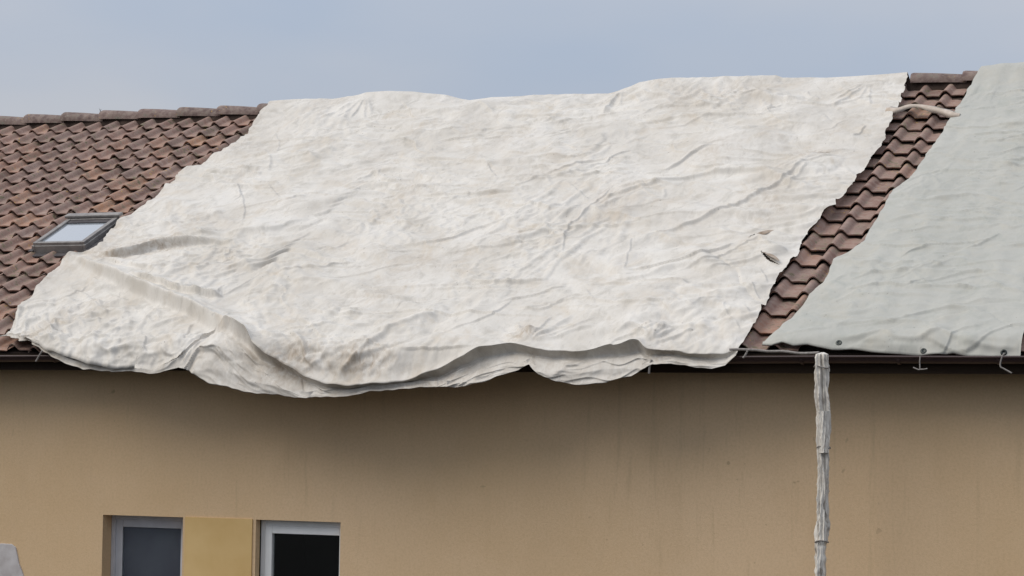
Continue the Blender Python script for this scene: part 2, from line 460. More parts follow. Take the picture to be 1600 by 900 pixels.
GLEFT = np.array([(0.336, -8.136), (0.303, -7.697), (0.289, -7.069), (0.263, -6.634), (0.255, -5.930), (0.213, -5.328), (0.188, -4.748), (0.120, -4.275), (0.060, -4.036), (0.052, -3.542), (0.043, -2.972), (0.025, -2.497), (-0.056, -2.251), (-0.159, -2.115), (-0.159, -1.906), (-0.131, -1.599), (-0.167, -1.267), (-0.202, -0.865), (-0.242, -0.629), (-0.299, -0.398), (-0.343, -0.142), (-0.409, -0.013)])
FRAMEL = [(0.146, -8.930), (1.622, -9.869), (3.310, -10.944), (5.002, -12.021), (6.645, -13.067), (8.177, -14.042)]            # (s, x) beyond which the photograph stops on the left
def edge_x(E, s): return float(np.interp(-s, E[:, 1], E[:, 0]))

# ------------------------------------------------------------------ clay tiles
prx = [-0.078, -0.067, -0.058, -0.048, -0.034, -0.018, 0.0, 0.018, 0.034, 0.048, 0.058, 0.067, 0.082, 0.15, 0.232]
RH = 0.065
def roll(x):
    a = abs(x) / 0.074
    if a >= 1: return -0.004 if x > 0.2 else 0.004 * max(0.0, (x - 0.076) / 0.15) * (1 if x < 0.2 else 0)
    return RH * (0.5 + 0.5 * math.cos(math.pi * a)) ** 0.55
TL, FT = TG + 0.075, 0.016
def tile_mesh(seed):
    r = random.Random(seed)
    n = len(prx); v = []
    wob = [r.uniform(-0.0022, 0.0022) for _ in prx]
    for y, drop in ((0.0, 0.0), (TL, 0.042 * TL / TG)):
        v += [(x, y + (wob[i] * 1.5 if y == 0 else 0), roll(x) - RH - drop + wob[i] * 0.5) for i, x in enumerate(prx)]
    v += [(x, 0.004, roll(x) - RH - FT * (1.0 if i not in (0, n - 1) else 0.9)) for i, x in enumerate(prx)]
    f = [(i, i + 1, n + i + 1, n + i) for i in range(n - 1)] + [(2 * n + i, 2 * n + i + 1, i + 1, i) for i in range(n - 1)]
    me = bpy.data.meshes.new('tile'); me.from_pydata(v, [], f)
    me.polygons.foreach_set('use_smooth', [i < n - 1 for i in range(len(f))])
    me.update(); me.materials.append(M['tile'])
    try: me.set_sharp_from_angle(angle=math.radians(50))
    except Exception: pass
    return me
TILES = [tile_mesh(i) for i in range(6)]
SKY = (-10.20, -9.44, 2.86, 3.76)      # skylight: x0 x1 s0 s1
def place(c, r):
    x = c * TW + random.uniform(-0.006, 0.006)
    s = (NROW - r) * TG + random.gauss(0, 0.012) - (random.uniform(0.02, 0.06) if random.random() < 0.05 else 0)
    loc = roof(x, s, random.uniform(-0.003, 0.003))
    return Matrix.Translation(loc) @ Matrix.Rotation(PITCH + random.uniform(-0.022, 0.008), 4, 'X') @ Matrix.Rotation(random.gauss(0, 0.010), 4, 'Z') @ Matrix.Rotation(random.gauss(0, 0.008), 4, 'Y')
single, rest = [], []
for r in range(1, NROW + 1):
    s = (NROW - r) * TG + TG / 2
    xl, xr, xg = edge_x(LEFT, s), edge_x(RIGHT, s), edge_x(GLEFT, s)
    fl = float(np.interp(s, [q[0] for q in FRAMEL], [q[1] for q in FRAMEL]))
    for c in range(-66, 12):
        x = c * TW + 0.08
        if SKY[0] - 0.08 < x < SKY[1] + 0.12 and SKY[2] - 0.02 < s < SKY[3] + 0.05: continue
        if x < xl + 0.15 and x > fl - 0.25: single.append((c, r))
        elif xr - 0.35 < x < xg + 0.30: single.append((c, r))
        elif fl - 2.2 < x <= fl - 0.25: rest.append((c, r))
        elif xl + 0.15 <= x < xl + 0.7 or xr - 1.0 < x <= xr - 0.35: rest.append((c, r))
        elif 1.75 < x < 3.3:
            (single if r >= NROW - 1 and x < 2.4 else rest).append((c, r))
single = single[:300] if len(single) > 300 else single
print('tiles', len(single), len(rest))
for c, r in single:
    o = bpy.data.objects.new('tile', TILES[random.randrange(6)])
    COL.objects.link(o); o.parent = roof_o; o.matrix_local = place(c, r)
def joined(name, items, meshes, parent):
    V, Fc, base = [], [], 0
    for mtx, me in items:
        V += [tuple(mtx @ v.co) for v in me.vertices]
        Fc += [tuple(i + base for i in q.vertices) for q in me.polygons]
        base += len(me.vertices)
    me = bpy.data.meshes.new(name); me.from_pydata(V, [], Fc)
    me.polygons.foreach_set('use_smooth', [True] * len(Fc)); me.update()
    me.materials.append(meshes[0].materials[0])
    try: me.set_sharp_from_angle(angle=math.radians(50))
    except Exception: pass
    o = bpy.data.objects.new(name, me); COL.objects.link(o); o.parent = parent; o['kind'] = 'stuff'
    return o
joined('tile_field', [(place(c, r), TILES[random.randrange(6)]) for c, r in rest], TILES, roof_o)

# ridge tiles: half pipes, wide end to the left over its neighbour
def ridge_mesh():
    n, v, f = 9, [], []
    L = 0.70
    for x, rr, dz in ((0.0, 0.140, 0.0), (0.03, 0.146, 0.002), (0.30, 0.136, -0.008), (L, 0.116, -0.028)):
        for j in range(n):
            a = math.radians(-12) + (math.pi + math.radians(24)) * j / (n - 1)
            v.append((x, rr * 1.12 * math.cos(a), rr * 0.86 * math.sin(a) + dz))
    for i in range(3):
        f += [(i * n + j, i * n + j + 1, (i + 1) * n + j + 1, (i + 1) * n + j) for j in range(n - 1)]
    b = len(v)
    for j in range(n):                       # thickness at the open left end
        a = math.radians(-12) + (math.pi + math.radians(24)) * j / (n - 1)
        v.append((0.004, 0.128 * 1.12 * math.cos(a), 0.128 * 0.86 * math.sin(a)))
    f += [(j, b + j, b + j + 1, j + 1) for j in range(n - 1)]
    me = bpy.data.meshes.new('ridge_tile'); me.from_pydata(v, [], f)
    me.polygons.foreach_set('use_smooth', [True] * len(f)); me.update()
    try: me.set_sharp_from_angle(angle=math.radians(45))
    except Exception: pass
    me.materials.append(M['ridge'])
    return me
RM = ridge_mesh()
RZ = RIDGE_S * SP - 0.055
spots = list(np.arange(-9.72 - 0.645 * 11, -9.2, 0.645)) + [-0.50, 0.145, 0.79, 1.435, 2.08, 2.725]
for x in spots:
    o = bpy.data.objects.new('ridge_tile', RM); COL.objects.link(o); o.parent = roof_o
    o.location = (x, RIDGE_S * CP, RZ + random.uniform(-0.006, 0.006))
    o.rotation_euler = (random.uniform(-0.02, 0.02), random.uniform(-0.008, 0.008), random.uniform(-0.012, 0.012))
for a, b in ((-17.2, -9.3), (-0.55, 3.3)):    # mortar bed under the ridge tiles
    mm = MB()
    xs_ = np.arange(a, b, 0.06)
    for x in xs_:
        mm.v += [(x, RIDGE_S * CP - 0.135 + random.uniform(-.01, .01), RZ - 0.115), (x, RIDGE_S * CP - 0.10 + random.uniform(-.008, .008), RZ + 0.005), (x, RIDGE_S * CP + 0.1, RZ + 0.005)]
    for i in range(len(xs_) - 1):
        for j in range(2): mm.f.append((i * 3 + j, (i + 1) * 3 + j, (i + 1) * 3 + j + 1, i * 3 + j + 1))
    mb_ = link('mortar_bed', mm.mesh('mortar_bed'), 'under'); mb_.parent = roof_o

# ------------------------------------------------------------------ skylight
se = bpy.data.objects.new('skylight', None); COL.objects.link(se)
sc_ = Vector(roof((SKY[0] + SKY[1]) / 2, SKY[2], 0))
se.parent = house; se.location = sc_ - Vector(house.location)
se['label'] = 'metal framed skylight in the tiles beside the white tarp'
def sput(name, mb, m, bev=0.006):
    o = link(name, mb.mesh(name), m); o.parent = se; o.matrix_parent_inverse = Matrix.Translation(sc_).inverted()
    if bev: bevel(o, bev)
    return o
x0, x1, s0, s1 = SKY
fl_ = MB()                                    # flashing round the frame
fl_.rbox(x0 - 0.05, x0 + 0.02, s0 - 0.02, s1 + 0.12, -0.075, -0.012); fl_.rbox(x1 - 0.02, x1 + 0.10, s0 - 0.05, s1 + 0.12, -0.075, -0.012)
fl_.rbox(x0 + 0.02, x1 - 0.02, s1 - 0.02, s1 + 0.16, -0.075, -0.02)
sput('flashing', fl_, 'sky_dark')
ap = MB()
ap.rbox(x0 - 0.03, x1 + 0.06, s0 - 0.10, s0 + 0.02, -0.075, -0.05)
sput('apron', ap, 'sky_dark')
fr = MB()
T = 0.045
fr.rbox(x0, x0 + T, s0, s1, -0.09, 0.040); fr.rbox(x1 - T, x1, s0, s1, -0.09, 0.040)
fr.rbox(x0 + T, x1 - T, s0, s0 + T, -0.09, 0.038); fr.rbox(x0 + T, x1 - T, s1 - T, s1, -0.09, 0.038)
sput('frame', fr, 'sky_metal')
sa = MB()
q = 0.018
sa.rbox(x0 + q, x0 + q + .06, s0 + q, s1 - q, 0.02, 0.075); sa.rbox(x1 - q - .06, x1 - q, s0 + q, s1 - q, 0.02, 0.075)
sa.rbox(x0 + q + .06, x1 - q - .06, s0 + q, s0 + q + .05, 0.02, 0.073); sa.rbox(x0 + q + .06, x1 - q - .06, s1 - q - .07, s1 - q, 0.02, 0.073)
sput('sash', sa, 'sky_metal')
sput('cover', MB().rbox(x0 - 0.015, x1 + 0.015, s1 - 0.07, s1 + 0.03, 0.076, 0.115), 'sky_metal', 0.012)
sput('pane', MB().rbox(x0 + q + .055, x1 - q - .055, s0 + q + .045, s1 - q - .065, 0.03, 0.050), 'sky_glass', 0)
sput('top_bar_shade', MB().rbox(x0 + q + .058, x1 - q - .058, s1 - q - .16, s1 - q - .072, 0.0505, 0.062), 'sky_dark', 0)  # dark strip on the pane, stands in for the top bar's shadow

# ------------------------------------------------------------------ cloth helpers
def gnoise(x, y, seed=0):
    """2-D gradient noise, about -0.7..0.7"""
    r = np.random.default_rng(seed)
    perm = r.permutation(512); perm = np.concatenate([perm, perm])
    ang = r.random(512) * 2 * np.pi
    gxv, gyv = np.cos(ang), np.sin(ang)
    xi, yi = np.floor(x).astype(np.int64), np.floor(y).astype(np.int64)
    fx, fy = x - xi, y - yi
    u, v = fx * fx * fx * (fx * (fx * 6 - 15) + 10), fy * fy * fy * (fy * (fy * 6 - 15) + 10)
    def gr(ix, iy, dx, dy):
        h = perm[(perm[ix & 511] + iy) & 511]
        return gxv[h] * dx + gyv[h] * dy
    n00, n10 = gr(xi, yi, fx, fy), gr(xi + 1, yi, fx - 1, fy)
    n01, n11 = gr(xi, yi + 1, fx, fy - 1), gr(xi + 1, yi + 1, fx - 1, fy - 1)
    a = n00 + u * (n10 - n00); b = n01 + u * (n11 - n01)
    return a + v * (b - a)
def ridged(x, y, seed, sharp=1.0):
    return 1.0 - 2.2 * np.abs(gnoise(x, y, seed)) ** sharp
def make_prof(h, t0, kappa, amax):
    ts = np.arange(t0, 3, 0.005)
    ang = np.minimum(amax, PITCH + kappa * 0.005 * np.arange(len(ts)))
    ys = -t0 * CP - h * SP - np.concatenate([[0], np.cumsum(np.cos(ang[1:]) * 0.005)])
    zs = -t0 * SP + h * CP - np.concatenate([[0], np.cumsum(np.sin(ang[1:]) * 0.005)])
    def prof(t):
        return (np.where(t <= t0, -t * CP - h * SP, np.interp(t, ts, ys)), np.where(t <= t0, -t * SP + h * CP, np.interp(t, ts, zs)))
    return prof
def resample(P, n):
    P = np.asarray(P, float)
    d = np.concatenate([[0], np.cumsum(np.hypot(np.diff(P[:, 0]), np.diff(P[:, 1])))]); d /= d[-1]
    q = np.linspace(0, 1, n)
    return np.stack([np.interp(q, d, P[:, 0]), np.interp(q, d, P[:, 1])], -1)
def blur1(a, k):
    if k < 2: return a
    w_ = np.hanning(k + 2)[1:-1]; w_ /= w_.sum()
    return np.convolve(np.pad(a, k // 2, mode='edge'), w_, 'same')[k // 2: k // 2 + len(a)]
def coons(Tp, Bp, Lp, Rp):
    na, nb = len(Tp), len(Lp)
    a = np.linspace(0, 1, na)[None, :, None]; b = np.linspace(0, 1, nb)[:, None, None]
    P = (1 - b) * Tp[None] + b * Bp[None] + (1 - a) * Lp[:, None] + a * Rp[:, None]
    P -= (1 - a) * (1 - b) * Tp[0] + a * (1 - b) * Tp[-1] + (1 - a) * b * Bp[0] + a * b * Bp[-1]
    return P[..., 0], P[..., 1]
def crease_field(X, T, creases):
    H = np.zeros_like(X)
    for pts, A, wu, wd in creases:
        P = np.array(smooth2(pts))
        m = wu * 3.2
        box = (X > P[:, 0].min() - m) & (X < P[:, 0].max() + m) & (T > P[:, 1].min() - m) & (T < P[:, 1].max() + m)
        if not box.any(): continue
        x, t = X[box], T[box]
        wv = 0.016 * gnoise(x * 4.5, t * 4.5, 5)
        best = np.full(x.shape, 9.0); sg = np.zeros(x.shape); al = np.zeros(x.shape)
        L = len(P) - 1
        gx_, gt_ = P[-1] - P[0]
        flat = abs(gx_) >= 0.8 * abs(gt_)
        rev = (gx_ > 0) if flat else (gt_ < 0)      # keep the same side up along the whole crease
        for i in range(L):
            ax, at = P[i]; dx, dt = P[i + 1] - P[i]; l2 = dx * dx + dt * dt + 1e-9
            k_ = np.clip(((x - ax) * dx + (t - at) * dt) / l2, 0, 1)
            ex, et = x - ax - k_ * dx, t - at - k_ * dt
            d = np.hypot(ex, et)
            m_ = d < best
            best = np.where(m_, d, best); al = np.where(m_, (i + k_) / L, al)
            # "up" side: smaller t for flat creases, smaller x for steep ones
            nx_, nt_ = dt, -dx
            if not rev: nx_, nt_ = -nx_, -nt_
            sg = np.where(m_, np.where(ex * nx_ + et * nt_ > 0, 1.0, -1.0), sg)
        d = best * sg + wv
        h = np.where(d > 0, np.exp(-d / wu), np.exp(-(d / wd) ** 2)) * 1.35
        taper = np.clip(np.minimum(al, 1 - al) * 4.5, 0, 1) ** 0.8
        taper = np.maximum(taper, 0.0)
        H[box] += A * h * taper
    return H
def smooth2(pts): return [(q.x, q.y) for q in smooth_path([(a, b, 0) for a, b in pts], 5)]
def grid_mesh(name, P, mat, attr=None, keep=None):
    nb, na = P.shape[:2]
    idx = np.arange(nb * na).reshape(nb, na)
    Q = np.stack([idx[:-1, :-1], idx[1:, :-1], idx[1:, 1:], idx[:-1, 1:]], -1).reshape(-1, 4)
    if keep is not None: Q = Q[keep.reshape(-1)]
    me = bpy.data.meshes.new(name)
    me.vertices.add(nb * na); me.vertices.foreach_set('co', P.reshape(-1).astype(np.float32))
    me.loops.add(len(Q) * 4); me.loops.foreach_set('vertex_index', Q.reshape(-1).astype(np.int32))
    me.polygons.add(len(Q)); me.polygons.foreach_set('loop_start', np.arange(0, len(Q) * 4, 4, dtype=np.int32))
    me.polygons.foreach_set('use_smooth', np.ones(len(Q), bool))
    me.update(calc_edges=True)
    if attr is not None:
        at = me.attributes.new('dirt_tone', 'FLOAT', 'POINT'); at.data.foreach_set('value', attr.reshape(-1).astype(np.float32))
    me.materials.append(M[mat])
    return me
def normals(P):
    du = np.gradient(P, axis=1); dv = np.gradient(P, axis=0)
    n_ = np.cross(dv, du); n_ /= np.linalg.norm(n_, axis=-1, keepdims=True) + 1e-12
    return n_

def soft(n, m, k, r_):
    """smooth random field, n wide, m high, feature size k cells"""
    a = r_.standard_normal((m // k + 3, n // k + 3))
    yi, xi = np.linspace(0, m / k, m), np.linspace(0, n / k, n)
    y0, x0_ = yi.astype(int), xi.astype(int)
    fy, fx = (yi - y0)[:, None], (xi - x0_)[None]
    fy, fx = fy * fy * (3 - 2 * fy), fx * fx * (3 - 2 * fx)
    return (a[y0][:, x0_] * (1 - fx) + a[y0][:, x0_ + 1] * fx) * (1 - fy) + (a[y0 + 1][:, x0_] * (1 - fx) + a[y0 + 1][:, x0_ + 1] * fx) * fy
def buckle(nu, nv, du, dv, eu, ev, h0, iters, bend=0.5, grav=1.2e-5, floor=-0.05, tether=0.003):
    """slack cloth settling on a floor: a sheet with excess length buckles into folds; returns heights"""
    u0, v0 = np.meshgrid(np.arange(nu) * du, np.arange(nv) * dv)
    P_ = np.stack([u0, v0, h0], -1).astype(np.float32); Q_ = P_.copy(); R0 = P_[..., :2].copy()
    lu, lv = (du * (1 + eu)).astype(np.float32), (dv * (1 + ev)).astype(np.float32)
    ld = np.sqrt(lu[:-1, :-1] ** 2 + lv[:-1, :-1] ** 2)
    S = slice
    links = (((S(None), S(0, -1)), (S(None), S(1, None)), lu[:, :-1], 1.0), ((S(0, -1),), (S(1, None),), lv[:-1], 1.0),
             ((S(0, -1), S(0, -1)), (S(1, None), S(1, None)), ld, 0.6), ((S(0, -1), S(1, None)), (S(1, None), S(0, -1)), ld, 0.6),
             ((S(None), S(0, -2)), (S(None), S(2, None)), lu[:, :-2] * 2, bend), ((S(0, -2),), (S(2, None),), lv[:-2] * 2, bend))
    for it in range(iters):
        V_ = (P_ - Q_) * 0.95; Q_ = P_.copy(); P_ = P_ + V_; P_[..., 2] -= grav
        for rep in range(2):
            C_ = np.zeros_like(P_)
            for a, b, L_, k_ in links:
                d = P_[b] - P_[a]; l = np.sqrt((d * d).sum(-1)) + 1e-9
                c = d * (k_ * 0.5 * (l - L_) / l)[..., None]; C_[a] += c; C_[b] -= c
            P_ += 0.33 * C_
            P_[..., :2] += tether * (R0 - P_[..., :2])
            np.maximum(P_[..., 2], floor, out=P_[..., 2])
            for sl in ((0,), (-1,), (S(None), 0), (S(None), -1)): P_[sl][..., :2] = R0[sl]
    return P_[..., 2].astype(float)
def upsample(a, m, n):
    """cubic resampling to m x n"""
    def along(a, k):
        L_ = a.shape[0]; p_ = np.linspace(0, L_ - 1, k); i = np.clip(p_.astype(int), 0, L_ - 2); f = (p_ - i)[:, None]
        g_ = lambda j: a[np.clip(i + j, 0, L_ - 1)]
        p0, p1, p2, p3 = g_(-1), g_(0), g_(1), g_(2)
        return 0.5 * ((2 * p1) + (p2 - p0) * f + (2 * p0 - 5 * p1 + 4 * p2 - p3) * f * f + (3 * p1 - p0 - 3 * p2 + p3) * f ** 3)
    return along(along(a, m).T, n).T

# ------------------------------------------------------------------ big white tarp
TOP = np.array([(-9.553, 3.684), (-9.099, 3.693), (-8.502, 3.686), (-8.246, 3.693), (-8.061, 3.739), (-7.701, 3.741), (-7.334, 3.725), (-6.855, 3.661), (-6.523, 3.576), (-6.009, 3.590), (-5.363, 3.614), (-4.548, 3.588), (-4.325, 3.647), (-4.104, 3.713), (-3.575, 3.740), (-2.882, 3.734), (-2.259, 3.722), (-2.166, 3.685), (-1.531, 3.672), (-1.036, 3.674), (-0.548, 3.676)])          # (x, z) of the crest where the sheet goes over the ridge
FOLD = np.array([(-8.915, -0.263), (-8.612, -0.054), (-8.254, 0.140), (-8.095, 0.237), (-7.881, 0.295), (-7.550, 0.367), (-7.228, 0.417), (-6.769, 0.422), (-6.627, 0.386), (-6.435, 0.243), (-6.343, 0.022), (-6.298, -0.226), (-6.089, -0.141), (-5.640, 0.179), (-5.225, 0.395), (-4.986, 0.512), (-4.757, 0.593), (-4.469, 0.625), (-4.129, 0.582), (-3.799, 0.506), (-3.479, 0.389), (-3.166, 0.239), (-2.850, 0.162), (-2.675, 0.195), (-2.596, 0.225), (-2.371, 0.232), (-2.046, 0.231), (-1.795, 0.194), (-1.551, 0.145), (-1.458, 0.224), (-1.392, 0.238), (-1.217, 0.230), (-0.962, 0.257), (-0.715, 0.250), (-0.594, 0.162)])        # (x, t) of the rolled lower edge
HEM = np.array([(-8.575, 0.129), (-8.323, -0.007), (-8.163, -0.054), (-8.042, -0.135), (-7.843, -0.208), (-7.607, -0.268), (-7.143, -0.293), (-6.762, -0.298), (-6.462, -0.251), (-6.311, -0.309), (-6.086, -0.399), (-5.791, -0.456), (-5.425, -0.505), (-5.065, -0.540), (-4.780, -0.550), (-4.499, -0.517), (-4.151, -0.457), (-3.738, -0.436), (-3.331, -0.421), (-2.997, -0.363), (-2.733, -0.263), (-2.635, -0.195), (-2.535, -0.299), (-2.338, -0.366), (-2.078, -0.388), (-1.821, -0.381), (-1.599, -0.313), (-1.441, -0.210), (-1.391, -0.192), (-1.190, -0.192), (-0.940, -0.227), (-0.816, -0.238), (-0.693, -0.208), (-0.559, -0.078)])          # (x, z) of the hem hanging below it
CREASES = [([(-9.285, -2.378), (-8.785, -2.000), (-8.076, -1.497), (-7.425, -1.058), (-6.833, -0.693), (-6.399, -0.378), (-6.089, -0.141), (-5.640, 0.179), (-5.307, 0.347)], 0.095, 0.200, 0.060),
 ([(-9.022, -2.408), (-8.720, -2.335), (-8.493, -2.466), (-8.300, -2.661), (-7.928, -2.766), (-7.580, -2.831)], 0.065, 0.250, 0.030),
 ([(-8.067, -1.553), (-7.690, -1.394), (-7.251, -1.181), (-6.811, -1.099), (-6.686, -1.132)], 0.050, 0.140, 0.025),
 ([(-1.014, -5.386), (-1.194, -4.701), (-1.257, -4.346), (-1.500, -3.849), (-1.809, -3.370), (-2.083, -3.055), (-2.408, -2.691)], 0.040, 0.100, 0.035),
 ([(-1.078, -4.907), (-1.123, -4.398), (-1.144, -4.027)], 0.020, 0.060, 0.030),
 ([(-2.331, -1.791), (-2.090, -1.871), (-1.792, -2.038), (-1.473, -2.258), (-1.291, -2.486)], 0.030, 0.080, 0.015),
 ([(-2.508, -2.734), (-2.406, -2.262), (-2.322, -1.809)], 0.012, 0.050, 0.020),
 ([(-5.529, -0.810), (-5.315, -0.704), (-5.076, -0.666), (-4.583, -0.710), (-4.306, -0.739), (-3.925, -0.682), (-3.137, -0.637), (-2.792, -0.632)], 0.026, 0.090, 0.018),
 ([(-4.890, -1.428), (-4.595, -1.437), (-4.021, -1.474), (-3.448, -1.493), (-2.891, -1.529)], 0.015, 0.070, 0.015),
 ([(-3.716, -0.159), (-3.514, -0.350), (-3.346, -0.641), (-3.290, -1.057)], 0.020, 0.070, 0.020),
 ([(-4.071, 0.179), (-3.662, 0.162), (-3.262, 0.134)], 0.022, 0.060, 0.015),
 ([(-8.566, -5.060), (-8.187, -4.561), (-7.791, -3.859), (-7.582, -3.372)], 0.018, 0.060, 0.020),
 ([(-5.853, -4.473), (-5.449, -4.508), (-5.178, -4.621)], 0.020, 0.070, 0.015),
 ([(-5.993, -3.530), (-5.561, -3.379), (-5.008, -3.203)], 0.018, 0.070, 0.015),
 ([(-4.191, -3.217), (-3.951, -3.044), (-3.767, -2.955)], 0.018, 0.050, 0.015),
 ([(-5.315, -6.384), (-4.748, -6.247), (-4.508, -6.419), (-4.231, -6.613)], 0.014, 0.060, 0.020),
 ([(-3.643, -6.871), (-3.421, -6.718), (-3.192, -6.591)], 0.018, 0.050, 0.012),
 ([(-3.911, -4.628), (-3.637, -4.259), (-3.385, -3.943)], 0.015, 0.050, 0.015),
 ([(-0.818, -1.166), (-1.299, -0.770), (-1.731, -0.458), (-2.052, -0.225), (-2.480, -0.119)], 0.045, 0.220, 0.160),
 ([(-0.857, -1.791), (-0.787, -1.617), (-0.692, -1.445)], 0.014, 0.030, 0.012),
 ([(-0.830, -1.315), (-0.748, -1.148), (-0.662, -0.983)], 0.014, 0.030, 0.012),
 ([(-0.784, -0.856), (-0.724, -0.696), (-0.645, -0.585)], 0.014, 0.030, 0.012),
 ([(-0.741, -0.368), (-0.664, -0.214)], 0.012, 0.030, 0.012),
 ([(-5.523, -0.138), (-5.293, -0.055), (-5.088, 0.179), (-5.028, 0.304), (-4.860, 0.429)], 0.030, 0.080, 0.030),
 ([(-8.096, -3.923), (-8.296, -3.629), (-8.632, -3.433), (-9.059, -3.242)], 0.030, 0.140, 0.070),
 ([(-8.040, -2.977), (-7.404, -3.069), (-7.034, -3.173), (-6.895, -3.374), (-6.749, -3.492)], 0.026, 0.100, 0.050),
 ([(-8.905, -4.616), (-8.625, -4.781), (-7.896, -4.770)], 0.014, 0.080, 0.040),
 ([(-7.448, -5.735), (-6.918, -5.757), (-6.220, -5.569)], 0.012, 0.080, 0.040),
 ([(-6.196, -6.608), (-5.658, -6.598), (-5.272, -6.504)], 0.012, 0.060, 0.020),
 ([(-3.931, -1.244), (-3.228, -1.278), (-2.674, -1.298)], 0.010, 0.050, 0.020),
 ([(-4.661, 0.100), (-4.383, 0.088), (-4.201, 0.123)], 0.022, 0.050, 0.012),
 ([(-6.779, 0.131), (-6.648, 0.235), (-6.520, 0.265), (-6.348, 0.293)], 0.030, 0.050, 0.030),
 ([(-7.731, -0.185), (-7.531, -0.389), (-7.177, -0.318)], 0.012, 0.060, 0.030),
 ([(-8.471, -0.539), (-8.328, -0.276), (-8.188, -0.018), (-8.014, 0.179)], 0.020, 0.060, 0.040),
 ([(-6.635, -2.348), (-5.916, -2.357), (-5.242, -2.252)], 0.012, 0.080, 0.050),
 ([(-4.824, -1.991), (-4.249, -2.062), (-3.633, -2.001)], 0.012, 0.080, 0.040),
 ([(-2.527, -4.343), (-2.853, -4.156), (-3.175, -3.722)], 0.014, 0.060, 0.030),
 ([(-4.205, -4.920), (-3.848, -4.822), (-3.583, -4.866)], 0.014, 0.050, 0.015),
 ([(-3.150, -6.219), (-2.667, -6.237), (-2.511, -6.316)], 0.014, 0.050, 0.020),
 ([(-4.564, -5.838), (-4.380, -5.916), (-4.098, -5.696)], 0.016, 0.050, 0.020),
 ([(-5.033, -7.066), (-4.786, -6.855), (-4.577, -7.010)], 0.016, 0.050, 0.020),
 ([(-8.744, -6.316), (-8.365, -5.773), (-8.155, -5.265)], 0.016, 0.050, 0.030),
 ([(-8.879, -6.988), (-8.550, -6.425), (-8.395, -6.026)], 0.012, 0.040, 0.020),
 ([(-8.309, -8.510), (-8.170, -7.863), (-7.947, -7.149)], 0.030, 0.100, 0.060),
 ([(-4.294, -8.174), (-4.300, -7.632), (-4.259, -7.230)], 0.030, 0.100, 0.050),
 ([(-1.509, -8.179), (-1.030, -7.452), (-0.547, -7.009)], 0.020, 0.100, 0.060),
 ([(-0.772, -5.839), (-0.705, -6.064), (-0.700, -6.299)], 0.020, 0.040, 0.020),
 ([(-2.102, 0.285), (-1.784, 0.258), (-1.538, 0.202)], 0.015, 0.050, 0.020),
 ([(-1.507, -0.144), (-1.286, -0.266), (-0.890, -0.216)], 0.030, 0.100, 0.040),
 ([(-1.896, -0.147), (-1.772, -0.270), (-1.595, -0.222), (-1.497, -0.330)], 0.035, 0.060, 0.030),
 ([(-4.475, 0.233), (-4.225, 0.133), (-4.000, -0.002)], 0.020, 0.080, 0.030)]
BUMPS = [(-9.404, -2.505, 0.150, 0.150), (-9.082, -2.738, 0.050, 0.160), (-2.792, -0.153, 0.060, 0.090), (-9.791, -5.606, 0.030, 0.100), (-7.735, -8.088, 0.050, 0.350), (-3.839, -7.838, 0.050, 0.400), (-2.465, -7.649, 0.020, 0.300), (-8.570, -7.359, 0.040, 0.300), (-3.747, -3.595, 0.040, 0.400), (-7.944, -2.009, 0.050, 0.300)]
TEARS = [(-1.082, -2.753), (-0.814, -2.051)]
DIRT = [(-4.426, 0.303, 0.220), (-1.071, -5.302, 0.160), (-2.764, -0.074, 0.120), (-8.300, -2.661, 0.200), (-8.755, -2.397, 0.150), (-5.175, 0.291, 0.200)]
NA, NB, NL, NR = 1100, 560, 56, 22
TT = -RIDGE_S - 0.02
prof1 = make_prof(0.055, 0.06, 3.6, 1.2)
xa = np.linspace(TOP[0, 0], TOP[-1, 0], NA)
Tp = np.stack([xa, np.full(NA, TT)], -1)
xb = np.linspace(FOLD[0, 0], FOLD[-1, 0], NA)
Bp = np.stack([xb, blur1(np.interp(xb, FOLD[:, 0], FOLD[:, 1]), 15) + 0.05 * gnoise(xb * 1.7, xb * 0 + 6, 91) + 0.022 * gnoise(xb * 5.5, xb * 0 + 3, 92)], -1)
Lp = resample([Tp[0], *LEFT], NB); Lp[-1] = Bp[0]
Lp[:, 1] = np.interp(np.linspace(0, 1, NB), np.linspace(0, 1, NB), blur1(np.maximum.accumulate(Lp[:, 1]), 41)); Lp[0, 1] = TT; Lp[-1] = Bp[0]
Rp = resample([Tp[-1], *RIGHT], NB); Rp[-1] = Bp[-1]
Ls, Rs = Lp[:, 0].copy(), Rp[:, 0].copy()
def ease(v, k_): 
    e_ = v - np.linspace(v[0], v[-1], len(v)); return np.linspace(v[0], v[-1], len(v)) + blur1(e_, k_) * np.clip(np.minimum(np.arange(len(v)), np.arange(len(v))[::-1]) / 30, 0, 1)
Lp[:, 0], Rp[:, 0] = ease(Ls, 121), ease(Rs, 121)
X, T = coons(Tp, Bp, Lp, Rp)
de_l, de_r = X - X[:, :1], X[:, -1:] - X       # the ragged outline only shapes the margins
Ls = Lp[:, 0] + (Ls - Lp[:, 0]) * np.clip((NB - 1 - np.arange(NB)) / 25, 0, 1)
X = X + (Ls - Lp[:, 0])[:, None] * np.exp(-de_l / 0.55) + (Rs - Rp[:, 0])[:, None] * np.exp(-de_r / 0.3)
